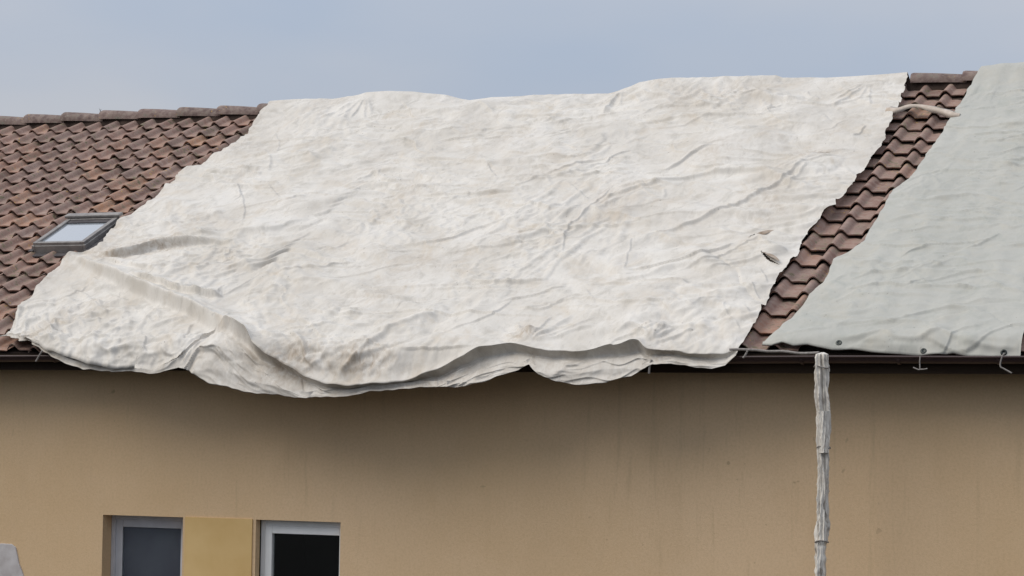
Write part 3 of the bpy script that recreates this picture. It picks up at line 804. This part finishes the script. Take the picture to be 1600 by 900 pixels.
# ragged edges
edge_l = (X - X[:, :1]); edge_r = (X[:, -1:] - X)
fray = 0.045 * gnoise(T * 1.9, X * 0 + 3.7, 8) + 0.030 * gnoise(T * 5, X * 0 + 1.3, 9) + 0.014 * gnoise(T * 14, X * 0 + 1.3, 7)
fray = fray * np.clip((NB - 1 - np.arange(NB)) / 60, 0, 1)[:, None]
X = X + fray * (np.exp(-edge_l / 0.25) + np.exp(-edge_r / 0.25))
Y, Z = prof1(T)
P = np.stack([X, Y, Z], -1)
N_ = normals(P)
wx = 0.35 * gnoise(X * 0.7, T * 0.7, 1); wy = 0.25 * gnoise(X * 0.9 + 7, T * 0.9, 2)
h = 0.045 * gnoise(X / 1.7, T / 1.9, 3) + 0.018 * gnoise(X / 0.62 + wx, T / 1.0 + wy, 4)
mk1 = np.clip(0.55 + 1.3 * gnoise(X / 1.0, T / 1.6, 21), 0, 1)
mk2 = np.clip(0.45 + 1.3 * gnoise(X / 0.9 + 5, T / 1.8, 22), 0, 1)
mk3 = np.clip(0.4 + 1.5 * gnoise(X / 0.7 + 9, T / 1.4, 23), 0, 1)
r_ = np.random.default_rng(5)
nu, nv = 120, 110                              # broad folds
e1, e2 = np.clip(0.012 + 0.016 * soft(nu, nv, 16, r_), 0.001, 0.05), np.clip(0.014 + 0.018 * soft(nu, nv, 16, r_), 0.001, 0.06)
hb = buckle(nu, nv, 9.0 / nu, 8.4 / nv, e1, e2, 0.02 * soft(nu, nv, 3, r_) + 0.03 * soft(nu, nv, 10, r_), 150, 0.6, 2.5e-5)
h += 0.50 * upsample(hb - hb.mean(), NB, NA)
nu, nv = 330, 250                              # small wrinkles, in patches
e1, e2 = np.clip(0.006 + 0.020 * soft(nu, nv, 34, r_), 0.0, 0.045), np.clip(0.008 + 0.020 * soft(nu, nv, 30, r_), 0.0, 0.05)
hs = buckle(nu, nv, 9.0 / nu, 8.4 / nv, e1, e2, 0.006 * soft(nu, nv, 3, r_) + 0.014 * soft(nu, nv, 9, r_) + 0.02 * soft(nu, nv, 24, r_), 110, 0.5, 1.5e-5, -0.03)
h += 1.0 * upsample(hs - hs.mean(), NB, NA)
h += 0.005 * mk2 * ridged(X / 0.20 + 2 * wx, T / 0.30 + 2 * wy, 13) + 0.004 * mk1 * ridged(X / 0.09 + 2 * wy, T / 0.16 + 2 * wx, 15)
mpl = np.clip(crease_field(X, T, [(CREASES[0][0], 0.9, 0.20, 0.16), (CREASES[1][0], 0.8, 0.12, 0.10)]), 0, 1)
h *= 1 - 0.72 * mpl                           # the big pleat is pulled taut
calm = 1 - 0.8 * mpl
h += crease_field(X, T, [(p_, a_ * (1.35 if i_ < 3 else 0.75), u_, d_ * (0.5 if d_ < 0.03 else 0.8)) for i_, (p_, a_, u_, d_) in enumerate(CREASES)])
rc = random.Random(23)
def rand_creases(n, x0, x1, t0, t1, lens, amps, spread, aim=None):
    out = []
    for _ in range(n):
        cx_, ct_ = rc.uniform(x0, x1), rc.uniform(t0, t1)
        L_ = rc.uniform(*lens) * (0.6 + 0.8 * rc.random())
        a = rc.gauss(0, spread)
        if rc.random() < 0.25: a *= 0.3
        dx, dt = math.cos(a) * L_ / 2, math.sin(a) * L_ / 2
        b1, b2 = rc.gauss(0, 0.10) * L_, rc.gauss(0, 0.07) * L_
        pts = [(cx_ - dx, ct_ - dt), (cx_ - dx / 3 - math.sin(a) * b1, ct_ - dt / 3 + math.cos(a) * b1), (cx_ + dx / 3 - math.sin(a) * b2, ct_ + dt / 3 + math.cos(a) * b2), (cx_ + dx, ct_ + dt)]
        A_ = rc.uniform(*amps); wu = A_ * rc.uniform(2.2, 5.0)
        out.append((pts, A_ * rc.choice((1, 1, 1, -0.7)), wu, wu * rc.uniform(0.18, 0.6)))
    return out
h += calm * crease_field(X, T, rand_creases(40, -9.3, -0.7, -8.0, 0.1, (0.7, 2.0), (0.014, 0.034), 0.55))
h += calm * crease_field(X, T, rand_creases(90, -9.3, -0.7, -8.1, 0.2, (0.20, 0.80), (0.007, 0.017), 0.75))
h += calm * crease_field(X, T, rand_creases(40, -9.2, -4.0, -1.0, 0.3, (0.15, 0.5), (0.010, 0.026), 0.6))
h += calm * crease_field(X, T, rand_creases(25, -9.2, -7.0, -3.2, -0.6, (0.3, 0.9), (0.010, 0.028), 0.35))
fans = []                                    # tension folds running out from the places where the sheet is held
for fx, ft, a0, a1, n_, l_ in ((-2.70, 0.10, -2.7, -0.5, 9, 0.7), (-1.45, 0.10, -2.6, -0.6, 7, 0.5), (-9.35, -2.55, -0.2, 0.9, 8, 1.5), (-0.75, -5.3, 2.3, 3.3, 6, 1.3),
                               (-9.2, -5.4, -0.5, 0.8, 6, 0.9), (-0.65, -2.3, 2.4, 3.6, 6, 0.9), (-6.5, 0.2, -2.6, -1.0, 7, 0.6), (-8.0, -8.1, 0.9, 2.2, 5, 0.8), (-4.3, -8.1, 0.9, 2.3, 5, 0.8), (-1.0, -8.0, 1.2, 2.6, 5, 0.9)):
    for i in range(n_):
        a = a0 + (a1 - a0) * (i + rc.random() * 0.7) / n_
        L_ = l_ * rc.uniform(0.6, 1.2); k0 = 0.08
        q_ = [(fx + math.cos(a) * L_ * f_, ft + math.sin(a) * L_ * f_ + rc.gauss(0, 0.02)) for f_ in (k0, 0.4, 0.7, 1.0)]
        A_ = rc.uniform(0.010, 0.024)
        fans.append((q_, A_, A_ * 3.2, A_ * rc.uniform(0.8, 2.2)))
h += calm * crease_field(X, T, fans)
h += calm * crease_field(X, T, [(p_, abs(a_), u_, 0.010) for p_, a_, u_, d_ in rand_creases(130, -9.0, -0.9, -7.9, 0.1, (0.3, 1.3), (0.008, 0.018), 0.50)])
for bx_, bt_, a_, r_ in BUMPS:
    h += a_ * np.exp(-((X - bx_) ** 2 + (T - bt_) ** 2) / (r_ * r_))
# crumpled lower left, rolled lower edge, edges lying on the tiles
crum = np.exp(-((X + 7.0) ** 2 / 1.2 + (T - 0.1) ** 2 / 0.1)) + 0.8 * np.exp(-((X + 4.8) ** 2 / 0.5 + (T - 0.2) ** 2 / 0.06))
h += 0.028 * crum * ridged(X / 0.24 + wx * 3, T / 0.16 + wy * 3, 16) + 0.012 * crum * ridged(X / 0.1, T / 0.08, 17)
bd = Bp[None, :, 1] - T
rw = np.interp(X, [-9, -7.4, -6.9, -6.2, -5.7], [0.35, 0.30, 0.0, 0.15, 1.0])
h += 0.075 * rw * np.exp(-bd / 0.07) * np.clip(1 - np.exp(-np.minimum(edge_l, edge_r) / 0.3), 0, 1)
h -= 0.022 * (np.exp(-edge_l / 0.22) + np.exp(-edge_r / 0.16))
flut = 0.03 * np.exp(-edge_l / 0.08) * gnoise(T * 1.7, X * 0 + 2, 33) + np.exp(-edge_r / 0.12) * 0.016 * np.maximum(0, np.sin(T * 2 * np.pi / TG)) + np.exp(-edge_l / 0.10) * 0.018 * np.maximum(0, gnoise(T * 2.4, X * 0, 31) * 2)
h += flut
h = np.maximum(h, -0.055)
P = P + N_ * h[..., None]
# crest line over the ridge
zc = np.interp(X, TOP[:, 0], TOP[:, 1]) - (RIDGE_S * SP + 0.055 * CP) - 0.004
fall = np.exp(-((T - TT) / 0.45) ** 2)
P[..., 2] += fall * (zc - 0.0) - fall * h * CP * 0.8
# part behind the ridge
dd = np.linspace(0.03, 0.75, NR)[::-1]
back = np.repeat(P[:1], NR, 0).copy()
ang = np.minimum(PITCH, -PITCH * 0.2 + dd * 6)
back[..., 1] += dd[:, None] * CP
back[..., 2] -= (np.cumsum(np.sin(ang[::-1]))[::-1] * (dd[0] - dd[1]))[:, None]
back += 0.02 * gnoise(back[..., 0] * 1.3, back[..., 1] * 2, 41)[..., None] * np.array([0, 0, 1]) * (dd / 0.75)[:, None, None]
# hanging panel under the rolled edge: the sheet tucks back under the roll, then falls past the gutter
Fx, Fy, Fz = P[-1, :, 0], P[-1, :, 1], P[-1, :, 2]
prof_l = make_prof(0.055, 0.06, 3.6, 1.2)
jw = np.interp(Fx, [-6.75, -6.25, -5.6], [0.0, 0.35, 1.0])            # left of this the hanging panel is one sheet with the left corner
jw = np.maximum(jw, np.interp(Fx, [-7.6, -7.0], [1.0, 0.0]))
tl = np.linspace(-1.2, 1.6, 1401); yl, zl = prof_l(tl)
endt = np.clip(np.minimum(np.arange(NA), NA - 1 - np.arange(NA)) / 40.0, 0, 1)
zh = np.interp(Fx, HEM[:, 0], HEM[:, 1])
zh = np.minimum(zh, Fz - 0.03)
t_h = np.interp(-zh, -zl, tl)
zh = zh + endt * (0.035 * gnoise(Fx * 2.6, Fx * 0 + 4, 81) + 0.014 * gnoise(Fx * 9, Fx * 0 + 2, 82))
zh = np.minimum(zh, Fz - 0.02)
t_h = np.interp(-zh, -zl, tl)
t_s = np.minimum(Bp[:, 1] - 0.05 * endt * jw, t_h - 0.02)
ln = np.maximum(t_h - t_s, 0.02)
q = np.linspace(0, 1, NL + 1)[1:]
lipP = np.zeros((NL, NA, 3))
for i, a in enumerate(q):
    tt_ = t_s + (t_h - t_s) * a
    yy, zz = prof_l(tt_)
    m = min(1.0, a / 0.12); m = m * m * (3 - 2 * m)
    belly = math.sin(math.pi * a ** 2) * 0.06 * ln * endt
    lipP[i, :, 0] = Fx + 0.015 * np.sin(Fx * 7) * a * endt
    off = -0.085 * jw * np.clip(ln / 0.2, 0.3, 1) * (1 - a) ** 0.8 + h[-1] * (1 - jw) * max(0.0, 1 - a * 1.2)     # sits lower than the roll, flush where the sheet is continuous
    yy, zz = yy - off * 0.6, zz + off * 0.8
    lipP[i, :, 1] = Fy + (yy - belly * jw - Fy) * m
    lipP[i, :, 2] = Fz + (zz - Fz) * m
SX, SA = np.broadcast_to(Fx, (NL, NA)), np.repeat(q[:, None], NA, 1) * ln[None]
hl = 0.04 * np.maximum(-0.25, gnoise(SX / 0.9, SA / 0.30, 51)) + 0.012 * ridged(SX / 0.8 + 0.4 * gnoise(SX, SA * 3, 2), SA / 0.12, 52) + 0.005 * ridged(SX / 0.2, SA / 0.09, 53)
hl += 0.035 * ridged(SX / 1.2, (SA + 0.22 * SX) / 0.20, 54) * np.interp(SX, [-6.5, -6.2, -4.6, -4.2], [0, 1, 1, 0])
hl *= endt * (np.clip(ln / 0.25, 0.1, 1) * np.clip(q / 0.2, 0, 1)[:, None])
lc = [(p_, a_ * 1.0, u_, d_) for p_, a_, u_, d_ in rand_creases(100, -8.6, -0.7, 0.0, 0.55, (0.3, 0.9), (0.006, 0.018), 0.18)]
hl += crease_field(np.array(SX), np.array(SA), lc) * np.clip(q / 0.2, 0, 1)[:, None] * np.clip(ln / 0.2, 0.1, 1) * endt
lipP[..., 1] -= np.maximum(hl, -0.012)
# doubled hem: a last narrow turn back up
turn = lipP[-1:].copy(); turn[..., 1] += 0.03 * endt; turn[..., 2] += 0.012 * endt
turn2 = lipP[-1:].copy(); turn2[..., 1] += 0.035 * endt; turn2[..., 2] += 0.06 * endt
ALL = np.concatenate([back, P, lipP, turn, turn2], 0)
Xa = np.concatenate([np.repeat(X[:1], NR, 0), X, np.repeat(X[-1:], NL + 2, 0)], 0)
Ta = np.concatenate([np.repeat(T[:1], NR, 0) - dd[:, None], T, T[-1:] + np.concatenate([SA, SA[-1:], SA[-1:]], 0)], 0)
dirt_tone = np.zeros_like(Xa)
for dx_, dt_, r_ in DIRT:
    dirt_tone += np.exp(-(((Xa - dx_) / (r_ * 1.5)) ** 2 + ((Ta - dt_) / (r_ * 1.2)) ** 2))
el_ = Xa - Xa[:, :1]
dirt_tone += 0.35 * np.exp(-el_ / 0.10) + 0.25 * np.exp(-((Ta + 2.9) / 1.0) ** 2) * np.exp(-el_ / 0.5)
dirt_tone[NR + NB:] += 0.28  # whole hanging panel toned browner and darker than the sheet above
dirt_tone += 0.42 * np.clip(gnoise(Xa / 0.9, Ta / 1.4, 61) * 2 - 0.15, 0, 1)
# two crescent tears near the right edge
xm, tm = (Xa[:-1, :-1] + Xa[1:, 1:]) / 2, (Ta[:-1, :-1] + Ta[1:, 1:]) / 2
keep = np.ones(xm.shape, bool)
for (cx_, ct_), (ex, et), L_, W_, bow in ((TEARS[0], (0.62, -0.78), 0.17, 0.012, -0.04), (TEARS[1], (0.66, 0.75), 0.21, 0.014, -0.035)):
    a = (xm - cx_) * ex + (tm - ct_) * et; b = -(xm - cx_) * et + (tm - ct_) * ex
    s_ = 1 - (a / L_) ** 2
    sgn = -1 if et > 0 else 1
    keep &= ~((s_ > 0) & (np.abs(b - sgn * bow * s_) < W_ * s_))
me = grid_mesh('white_tarp', ALL, 'tarp', np.clip(dirt_tone, 0, 1), keep)
tarp = link('tarp', me)
tag(tarp, 'large crumpled dirty white tarp draped over the middle of the roof', 'tarp')

k = Mat('torn_cloth', 0.8, 0.2); k.color(k.ramp(k.noise(12, 4), [(0.3, (0.24, 0.175, 0.12)), (0.7, (0.46, 0.38, 0.31))])); M['torn'] = k.m
for (cx_, ct_), (ex, et), L_, W_, bow in ((TEARS[0], (0.62, -0.78), 0.17, 0.045, 0.03), (TEARS[1], (0.66, 0.75), 0.20, 0.07, 0.03)):
    i, j = np.unravel_index(np.argmin((X - cx_) ** 2 + (T - ct_) ** 2), X.shape)
    base = P[i, j]; nv = normals(P)[i, j]
    ux = np.array([1.0, 0, 0]); ut = np.array([0, -CP, -SP])
    m = MB(); na_, nb_ = 15, 5
    sgn = -1 if et > 0 else 1
    for a in np.linspace(-1, 1, na_):
        for b in np.linspace(0, 1, nb_):
            s_ = 1 - a * a
            al_, be_ = a * L_, sgn * s_ * (-bow + W_ * b)
            m.v.append(tuple(base + ux * (al_ * ex - be_ * et) + ut * (al_ * et + be_ * ex) + nv * (0.006 + 0.022 * s_ * (1 - b))))
    for i_ in range(na_ - 1):
        for j_ in range(nb_ - 1): m.f.append((i_ * nb_ + j_, i_ * nb_ + j_ + 1, (i_ + 1) * nb_ + j_ + 1, (i_ + 1) * nb_ + j_))
    o = m.build('torn_flap', 'torn', smooth=True); o.parent = tarp
    o['label'] = 'brownish torn flap curling up from the white tarp'

# ------------------------------------------------------------------ pale green tarp
GBOT = np.array([(-0.408, -0.006), (-0.313, 0.016), (-0.214, -0.020), (-0.099, 0.016), (0.033, 0.002), (0.176, 0.036), (0.269, 0.057), (0.447, 0.050), (0.689, 0.083), (0.867, 0.097), (1.114, 0.116), (1.275, 0.103), (1.389, 0.090), (1.507, 0.122), (1.736, 0.129), (1.967, 0.128)])
GCREASES = [([(0.137, -1.243), (0.308, -1.271), (0.453, -1.332), (0.694, -1.277), (0.798, -1.388), (0.940, -1.498)], 0.016, 0.060, 0.012),
 ([(0.691, -1.293), (0.939, -1.222), (1.269, -1.071)], 0.012, 0.050, 0.020),
 ([(1.182, -1.232), (1.484, -1.240), (1.658, -1.283)], 0.010, 0.060, 0.020),
 ([(0.320, -2.340), (0.550, -2.329), (0.907, -2.313)], 0.010, 0.060, 0.012),
 ([(1.137, -2.267), (1.296, -2.470), (1.408, -2.659)], 0.012, 0.050, 0.015),
 ([(0.782, -2.110), (0.969, -2.136), (1.239, -2.022)], 0.010, 0.050, 0.020),
 ([(-0.239, -2.031), (0.036, -1.968), (0.325, -1.819)], 0.020, 0.100, 0.060),
 ([(0.250, -0.077), (0.487, -0.095), (0.710, -0.179), (0.846, -0.084), (1.081, -0.083), (1.239, -0.190), (1.430, -0.082), (1.948, -0.055)], 0.022, 0.060, 0.030),
 ([(1.406, -0.040), (1.552, -0.025), (1.785, 0.030), (1.967, 0.037)], 0.020, 0.050, 0.040),
 ([(0.298, -6.110), (0.765, -5.942), (1.199, -5.938)], 0.006, 0.060, 0.030),
 ([(0.382, -4.773), (0.817, -4.691), (1.308, -4.647)], 0.006, 0.060, 0.030),
 ([(0.248, -3.962), (0.794, -3.980), (1.483, -3.868)], 0.008, 0.070, 0.030),
 ([(0.221, -3.377), (0.778, -3.265), (1.562, -3.289)], 0.007, 0.060, 0.030),
 ([(-0.195, -0.170), (-0.022, -0.214), (0.206, -0.287)], 0.010, 0.050, 0.020),
 ([(0.347, -0.776), (0.832, -0.798), (1.444, -0.726)], 0.007, 0.060, 0.030)]
GEYES = [(0.321, -0.012), (1.115, 0.070), (1.840, 0.089)]
gx0, gz_top = (0.354, 3.713)
NA2, NB2 = 420, 460
prof2 = make_prof(0.04, -0.16, 3.5, 1.1)
GXR = 1.985
Tp2 = np.stack([np.linspace(gx0, GXR + 0.05, NA2), np.full(NA2, TT)], -1)
xb2 = np.linspace(GBOT[0, 0], GXR, NA2)
Bp2 = np.stack([xb2, blur1(np.interp(xb2, GBOT[:, 0], GBOT[:, 1]), 7)], -1)
Lp2 = resample([Tp2[0], *GLEFT], NB2); Lp2[-1] = Bp2[0]
Rp2 = resample([Tp2[-1], (GXR + 0.02, -4.0), Bp2[-1]], NB2)
X2, T2 = coons(Tp2, Bp2, Lp2, Rp2)
X2 = X2 + (0.030 * gnoise(T2 * 2.1, T2 * 0 + 3, 95) + 0.016 * gnoise(T2 * 6.0, T2 * 0 + 5, 96)) * np.exp(-(X2 - X2[:, :1]) / 0.15) * np.clip((NB2 - 1 - np.arange(NB2)) / 20, 0, 1)[:, None]
Y2, Z2 = prof2(T2)
P2 = np.stack([X2, Y2, Z2], -1)
N2 = normals(P2)
e2 = X2 - X2[:, :1]
w2 = 0.3 * gnoise(X2 * 0.8, T2 * 0.8, 71)
h2 = 0.020 * gnoise(X2 / 1.3, T2 / 0.9, 72) + 0.010 * ridged(X2 / 0.8 + w2, T2 / 0.7 + X2 * 0.5, 73) - 0.008 * ridged(X2 / 0.45 + w2, T2 / 0.32 + w2 - X2 * 0.6, 74) + 0.0035 * ridged(X2 / 0.18, T2 / 0.2 + w2, 75)
h2 += crease_field(X2, T2, rand_creases(90, 0.2, 1.9, -8.0, 0.0, (0.4, 1.2), (0.006, 0.016), 0.30))
r2 = np.random.default_rng(8)
nu, nv = 80, 200
hg = buckle(nu, nv, 1.9 / nu, 8.3 / nv, np.clip(0.003 + 0.010 * soft(nu, nv, 20, r2), 0, 0.02), np.clip(0.006 + 0.014 * soft(nu, nv, 20, r2), 0, 0.03), 0.004 * soft(nu, nv, 4, r2) + 0.010 * soft(nu, nv, 12, r2), 90, 0.7, 1.5e-5, -0.02)
h2 += 0.7 * upsample(hg - hg.mean(), NB2, NA2)
h2 += 0.004 * (np.mod(-T2, TG) / TG) * np.clip(0.5 + gnoise(X2 * 0.8, T2 * 0.8, 79) * 2, 0, 1)
h2 += 0.007 * np.cos(2 * np.pi * X2 / TW) * np.clip(0.5 + gnoise(X2, T2, 76) * 2, 0, 1)          # the tile rolls show through a little
h2 += crease_field(X2, T2, GCREASES)
h2 -= 0.018 * np.exp(-e2 / 0.12)
h2 = np.maximum(h2, -0.032)
P2 = P2 + N2 * h2[..., None]
f2 = np.exp(-((T2 - TT) / 0.35) ** 2)
P2[..., 2] += f2 * (gz_top + 0.02 - (RIDGE_S * SP + 0.04 * CP))
NR2 = 16
d2 = np.linspace(0.03, 0.7, NR2)[::-1]
back2 = np.repeat(P2[:1], NR2, 0).copy()
back2[..., 1] += d2[:, None] * CP
back2[..., 2] -= (np.maximum(0, d2 - 0.06) * SP)[:, None]
hem2 = P2[-1:].copy(); hem2[..., 1] += 0.012; hem2[..., 2] -= 0.010
hem3 = P2[-1:].copy(); hem3[..., 1] += 0.03; hem3[..., 2] += 0.03
A2_ = np.concatenate([back2, P2, hem2, hem3], 0)
dg = np.clip(gnoise(A2_[..., 0] / 0.8, A2_[..., 1] / 0.5, 77) * 1.2, 0, 1) * 0.25
me2 = grid_mesh('green_tarp', A2_, 'gtarp', dg)
gt = link('tarp', me2)
tag(gt, 'smooth pale grey green tarp on the right end of the roof', 'tarp')
i_of = lambda x, t: np.unravel_index(np.argmin((X2 - x) ** 2 + (T2 - t) ** 2), X2.shape)
for x, t in GEYES:                            # metal eyelets along its lower edge
    i, j = i_of(x, t)
    c = Vector(P2[i, j]); n_ = Vector(normals(P2)[i, j]).normalized()
    a = n_.cross(Vector((1, 0, 0))).normalized(); b = n_.cross(a)
    m = MB(); k_ = 12
    for rr, hh in ((0.030, 0.002), (0.026, 0.007), (0.014, 0.007), (0.012, 0.003)):
        m.v += [tuple(c + n_ * hh + (a * math.cos(2 * math.pi * u / k_) + b * math.sin(2 * math.pi * u / k_)) * rr) for u in range(k_)]
    for r_ in range(3):
        m.f += [(r_ * k_ + u, r_ * k_ + (u + 1) % k_, (r_ + 1) * k_ + (u + 1) % k_, (r_ + 1) * k_ + u) for u in range(k_)]
    m.f.append(tuple(3 * k_ + u for u in range(k_)))
    o = m.build('eyelet', 'eyelet', smooth=True); o.parent = gt

# ------------------------------------------------------------------ sheeting wrapped round the pipe
WRAP = [(0.241, -0.089, 0.053), (0.235, -0.141, 0.065), (0.236, -0.375, 0.074), (0.249, -0.607, 0.074), (0.250, -0.840, 0.065), (0.256, -0.956, 0.059), (0.252, -1.188, 0.053), (0.247, -1.420, 0.059), (0.248, -1.651, 0.062), (0.243, -1.796, 0.062), (0.231, -1.836, 0.050), (0.232, -2.113, 0.053), (0.234, -2.459, 0.053)]
wz = [q[1] for q in WRAP][::-1]; wxx = [q[0] for q in WRAP][::-1]; wr = [q[2] for q in WRAP][::-1]
def wrapped(z_hi, z_lo, nz, twist, amp, seed, scale=1.0, off=(0, 0)):
    zz = np.linspace(z_hi, z_lo, nz)
    na = 110
    th = np.linspace(0, 2 * np.pi, na + 1)
    TH_, ZZ = np.meshgrid(th, zz)
    cxx = np.interp(ZZ, wz, wxx); rr = np.interp(ZZ, wz, wr) * scale
    ph = TH_ + twist * ZZ
    fold_ = np.zeros_like(ph)
    for kk, am, se_ in ((3, .35, 2), (5, .45, 3), (9, .40, 4), (14, .25, 5)):
        r_ = np.random.default_rng(seed + se_)
        fold_ += am * (1 - 2 * np.abs(np.sin(0.5 * kk * ph + r_.random() * 6 + 3.0 * gnoise(ZZ * 2.6, ZZ * 0 + se_, seed + se_))))
    wob = 0.22 * gnoise(ZZ * 3.2, np.cos(TH_) + 3, seed) + 0.14 * gnoise(ZZ * 9, np.sin(TH_) * 2 + 5, seed + 9)
    rr = rr * (0.84 + amp * fold_ * 0.45 + wob) + 0.006 * ridged(ZZ * 14 + 2 * np.sin(TH_), np.cos(TH_) * 3 + ZZ * 3, seed + 3)
    return np.stack([cxx + off[0] + rr * np.cos(TH_), -0.27 + off[1] + rr * np.sin(TH_), ZZ], -1)
W1 = wrapped(-0.085, -1.83, 520, 0.6, 0.80, 5)
W1[:6, :, :2] = W1[:6, :, :2] * 0 + np.array([WRAP[0][0], -0.25]) + (W1[:6, :, :2] - np.array([WRAP[0][0], -0.25])) * np.linspace(0.25, 0.95, 6)[:, None, None]
wo_ = bpy.data.objects.new('wrapped_downpipe', None); COL.objects.link(wo_)
wo_.location = (WRAP[-1][0], -0.27, GROUND)
tag(wo_, 'downpipe bundled in twisted whitish plastic sheeting, hanging from the gutter', 'downpipe')
link('sheeting', grid_mesh('sheeting', W1, 'wrap'), None, wo_)
W2 = wrapped(-0.62, -1.0, 110, -2.2, 0.30, 15, 0.80, (0.012, -0.028))
link('sheeting_strip', grid_mesh('sheeting_strip', W2, 'wrap'), None, wo_)
W3 = wrapped(-1.79, GROUND, 700, 0.3, 0.35, 31, 1.05)
W3[..., 0] += 0.004 * np.sin(W3[..., 2] * 60) * np.cos(np.linspace(0, 2 * np.pi, W3.shape[1]))[None]
link('sheeting', grid_mesh('sheeting_lower', W3, 'wrap'), None, wo_)
for z in (-0.22, -0.95, -1.80):
    c = float(np.interp(z, wz, wxx)); r_ = float(np.interp(z, wz, wr)) * 1.0
    m = MB().tube([(c + r_ * math.cos(t), -0.27 + r_ * math.sin(t), z + 0.01 * math.sin(t * 2 + z)) for t in np.linspace(0, 2 * math.pi, 25)], 0.006, 6)
    link('tie', m.mesh('tie', True), 'cord', wo_)

# ------------------------------------------------------------------ cords, rope and strap
def cord(name, pts, r, label, cat, mat='cord', group=None, extra=None):
    m = MB().tube(smooth_path(pts, 6), r, 8)
    if extra: m.tube(smooth_path(extra, 5), r, 8)
    o = m.build(name, mat, smooth=True)
    return tag(o, label, cat, group)
cord('rope', [(-0.656, -0.200, -0.057), (-0.582, -0.200, -0.057), (-0.411, -0.200, -0.063), (-0.289, -0.200, -0.075), (-0.137, -0.200, -0.075), (0.014, -0.200, -0.093), (0.194, -0.200, -0.087)], 0.013, 'pale rope lying along the gutter between white tarp and wrapped downpipe', 'rope')
cord('cord', [(1.132, -0.250, -0.116), (1.126, -0.250, -0.168), (1.126, -0.250, -0.237), (1.092, -0.250, -0.231), (1.068, -0.250, -0.220)], 0.006, 'thin knotted cord end under the middle eyelet of the green tarp', 'cord', extra=[(1.126, -0.250, -0.237), (1.161, -0.250, -0.237), (1.195, -0.250, -0.231)])
cord('cord', [(1.876, -0.250, -0.093), (1.853, -0.250, -0.138), (1.842, -0.250, -0.206), (1.881, -0.250, -0.234), (1.943, -0.250, -0.268)], 0.007, 'bent white cord hanging below the right corner of the green tarp', 'cord')
cord('cord', [(-1.401, -0.250, -0.155), (-1.419, -0.250, -0.216), (-1.425, -0.250, -0.288)], 0.011, 'short white tie hanging from the hem of the white tarp', 'cord')
cord('cord', [(-0.473, -0.240, -0.071), (-0.497, -0.240, -0.118), (-0.515, -0.240, -0.136)], 0.010, 'short cord end on the gutter next to the bare tile strip', 'cord')
cord('cord', [(-8.154, -0.220, -0.072), (-8.200, -0.220, -0.140), (-8.230, -0.220, -0.187)], 0.010, 'short cord end below the gutter at the left end of the white tarp', 'cord')
STRAP = [(-0.570, 6.915), (-0.436, 6.824), (-0.297, 6.905), (-0.139, 6.885), (0.026, 6.815), (0.241, 6.667), (0.365, 6.603)]
sm = MB()
pts = [Vector(roof(x, s, 0.012 + 0.05 * math.exp(-((i - 2.5) / 2.5) ** 2))) for i, (x, s) in enumerate(STRAP)]
path = smooth_path(pts, 8)
for i, q in enumerate(path):
    wd = 0.085 + 0.016 * math.sin(i * 0.5)
    up_ = Vector((0, CP, SP)); nn = Vector((0, -SP, CP))
    tw = 0.25 * math.sin(i * 0.22)
    a = up_ * math.cos(tw) + nn * math.sin(tw); b_ = nn * math.cos(tw) - up_ * math.sin(tw)
    sm.v += [tuple(q - a * wd - b_ * .004), tuple(q + b_ * 0.032), tuple(q + a * wd), tuple(q - b_ * 0.012)]
for i in range(len(path) - 1):
    for j in range(4): sm.f.append((i * 4 + j, i * 4 + (j + 1) % 4, (i + 1) * 4 + (j + 1) % 4, (i + 1) * 4 + j))
tag(sm.build('strap', 'strap', smooth=True), 'beige strap tied across the bare tile strip near the ridge', 'strap')

# a dry twig caught on the ridge
tw = MB()
tx, ty, tz = -12.36, RIDGE_S * CP, RZ + 0.10
tw.tube([(tx, ty, tz), (tx - 0.004, ty, tz + 0.03), (tx - 0.02, ty, tz + 0.06)], [0.006, 0.004, 0.002], 6)
tw.tube([(tx - 0.003, ty, tz + 0.03), (tx + 0.02, ty - 0.01, tz + 0.045)], [0.004, 0.002], 6)
tag(tw.build('twig', 'under', smooth=True), 'tiny dark twig sticking up from the ridge tiles at left', 'twig')
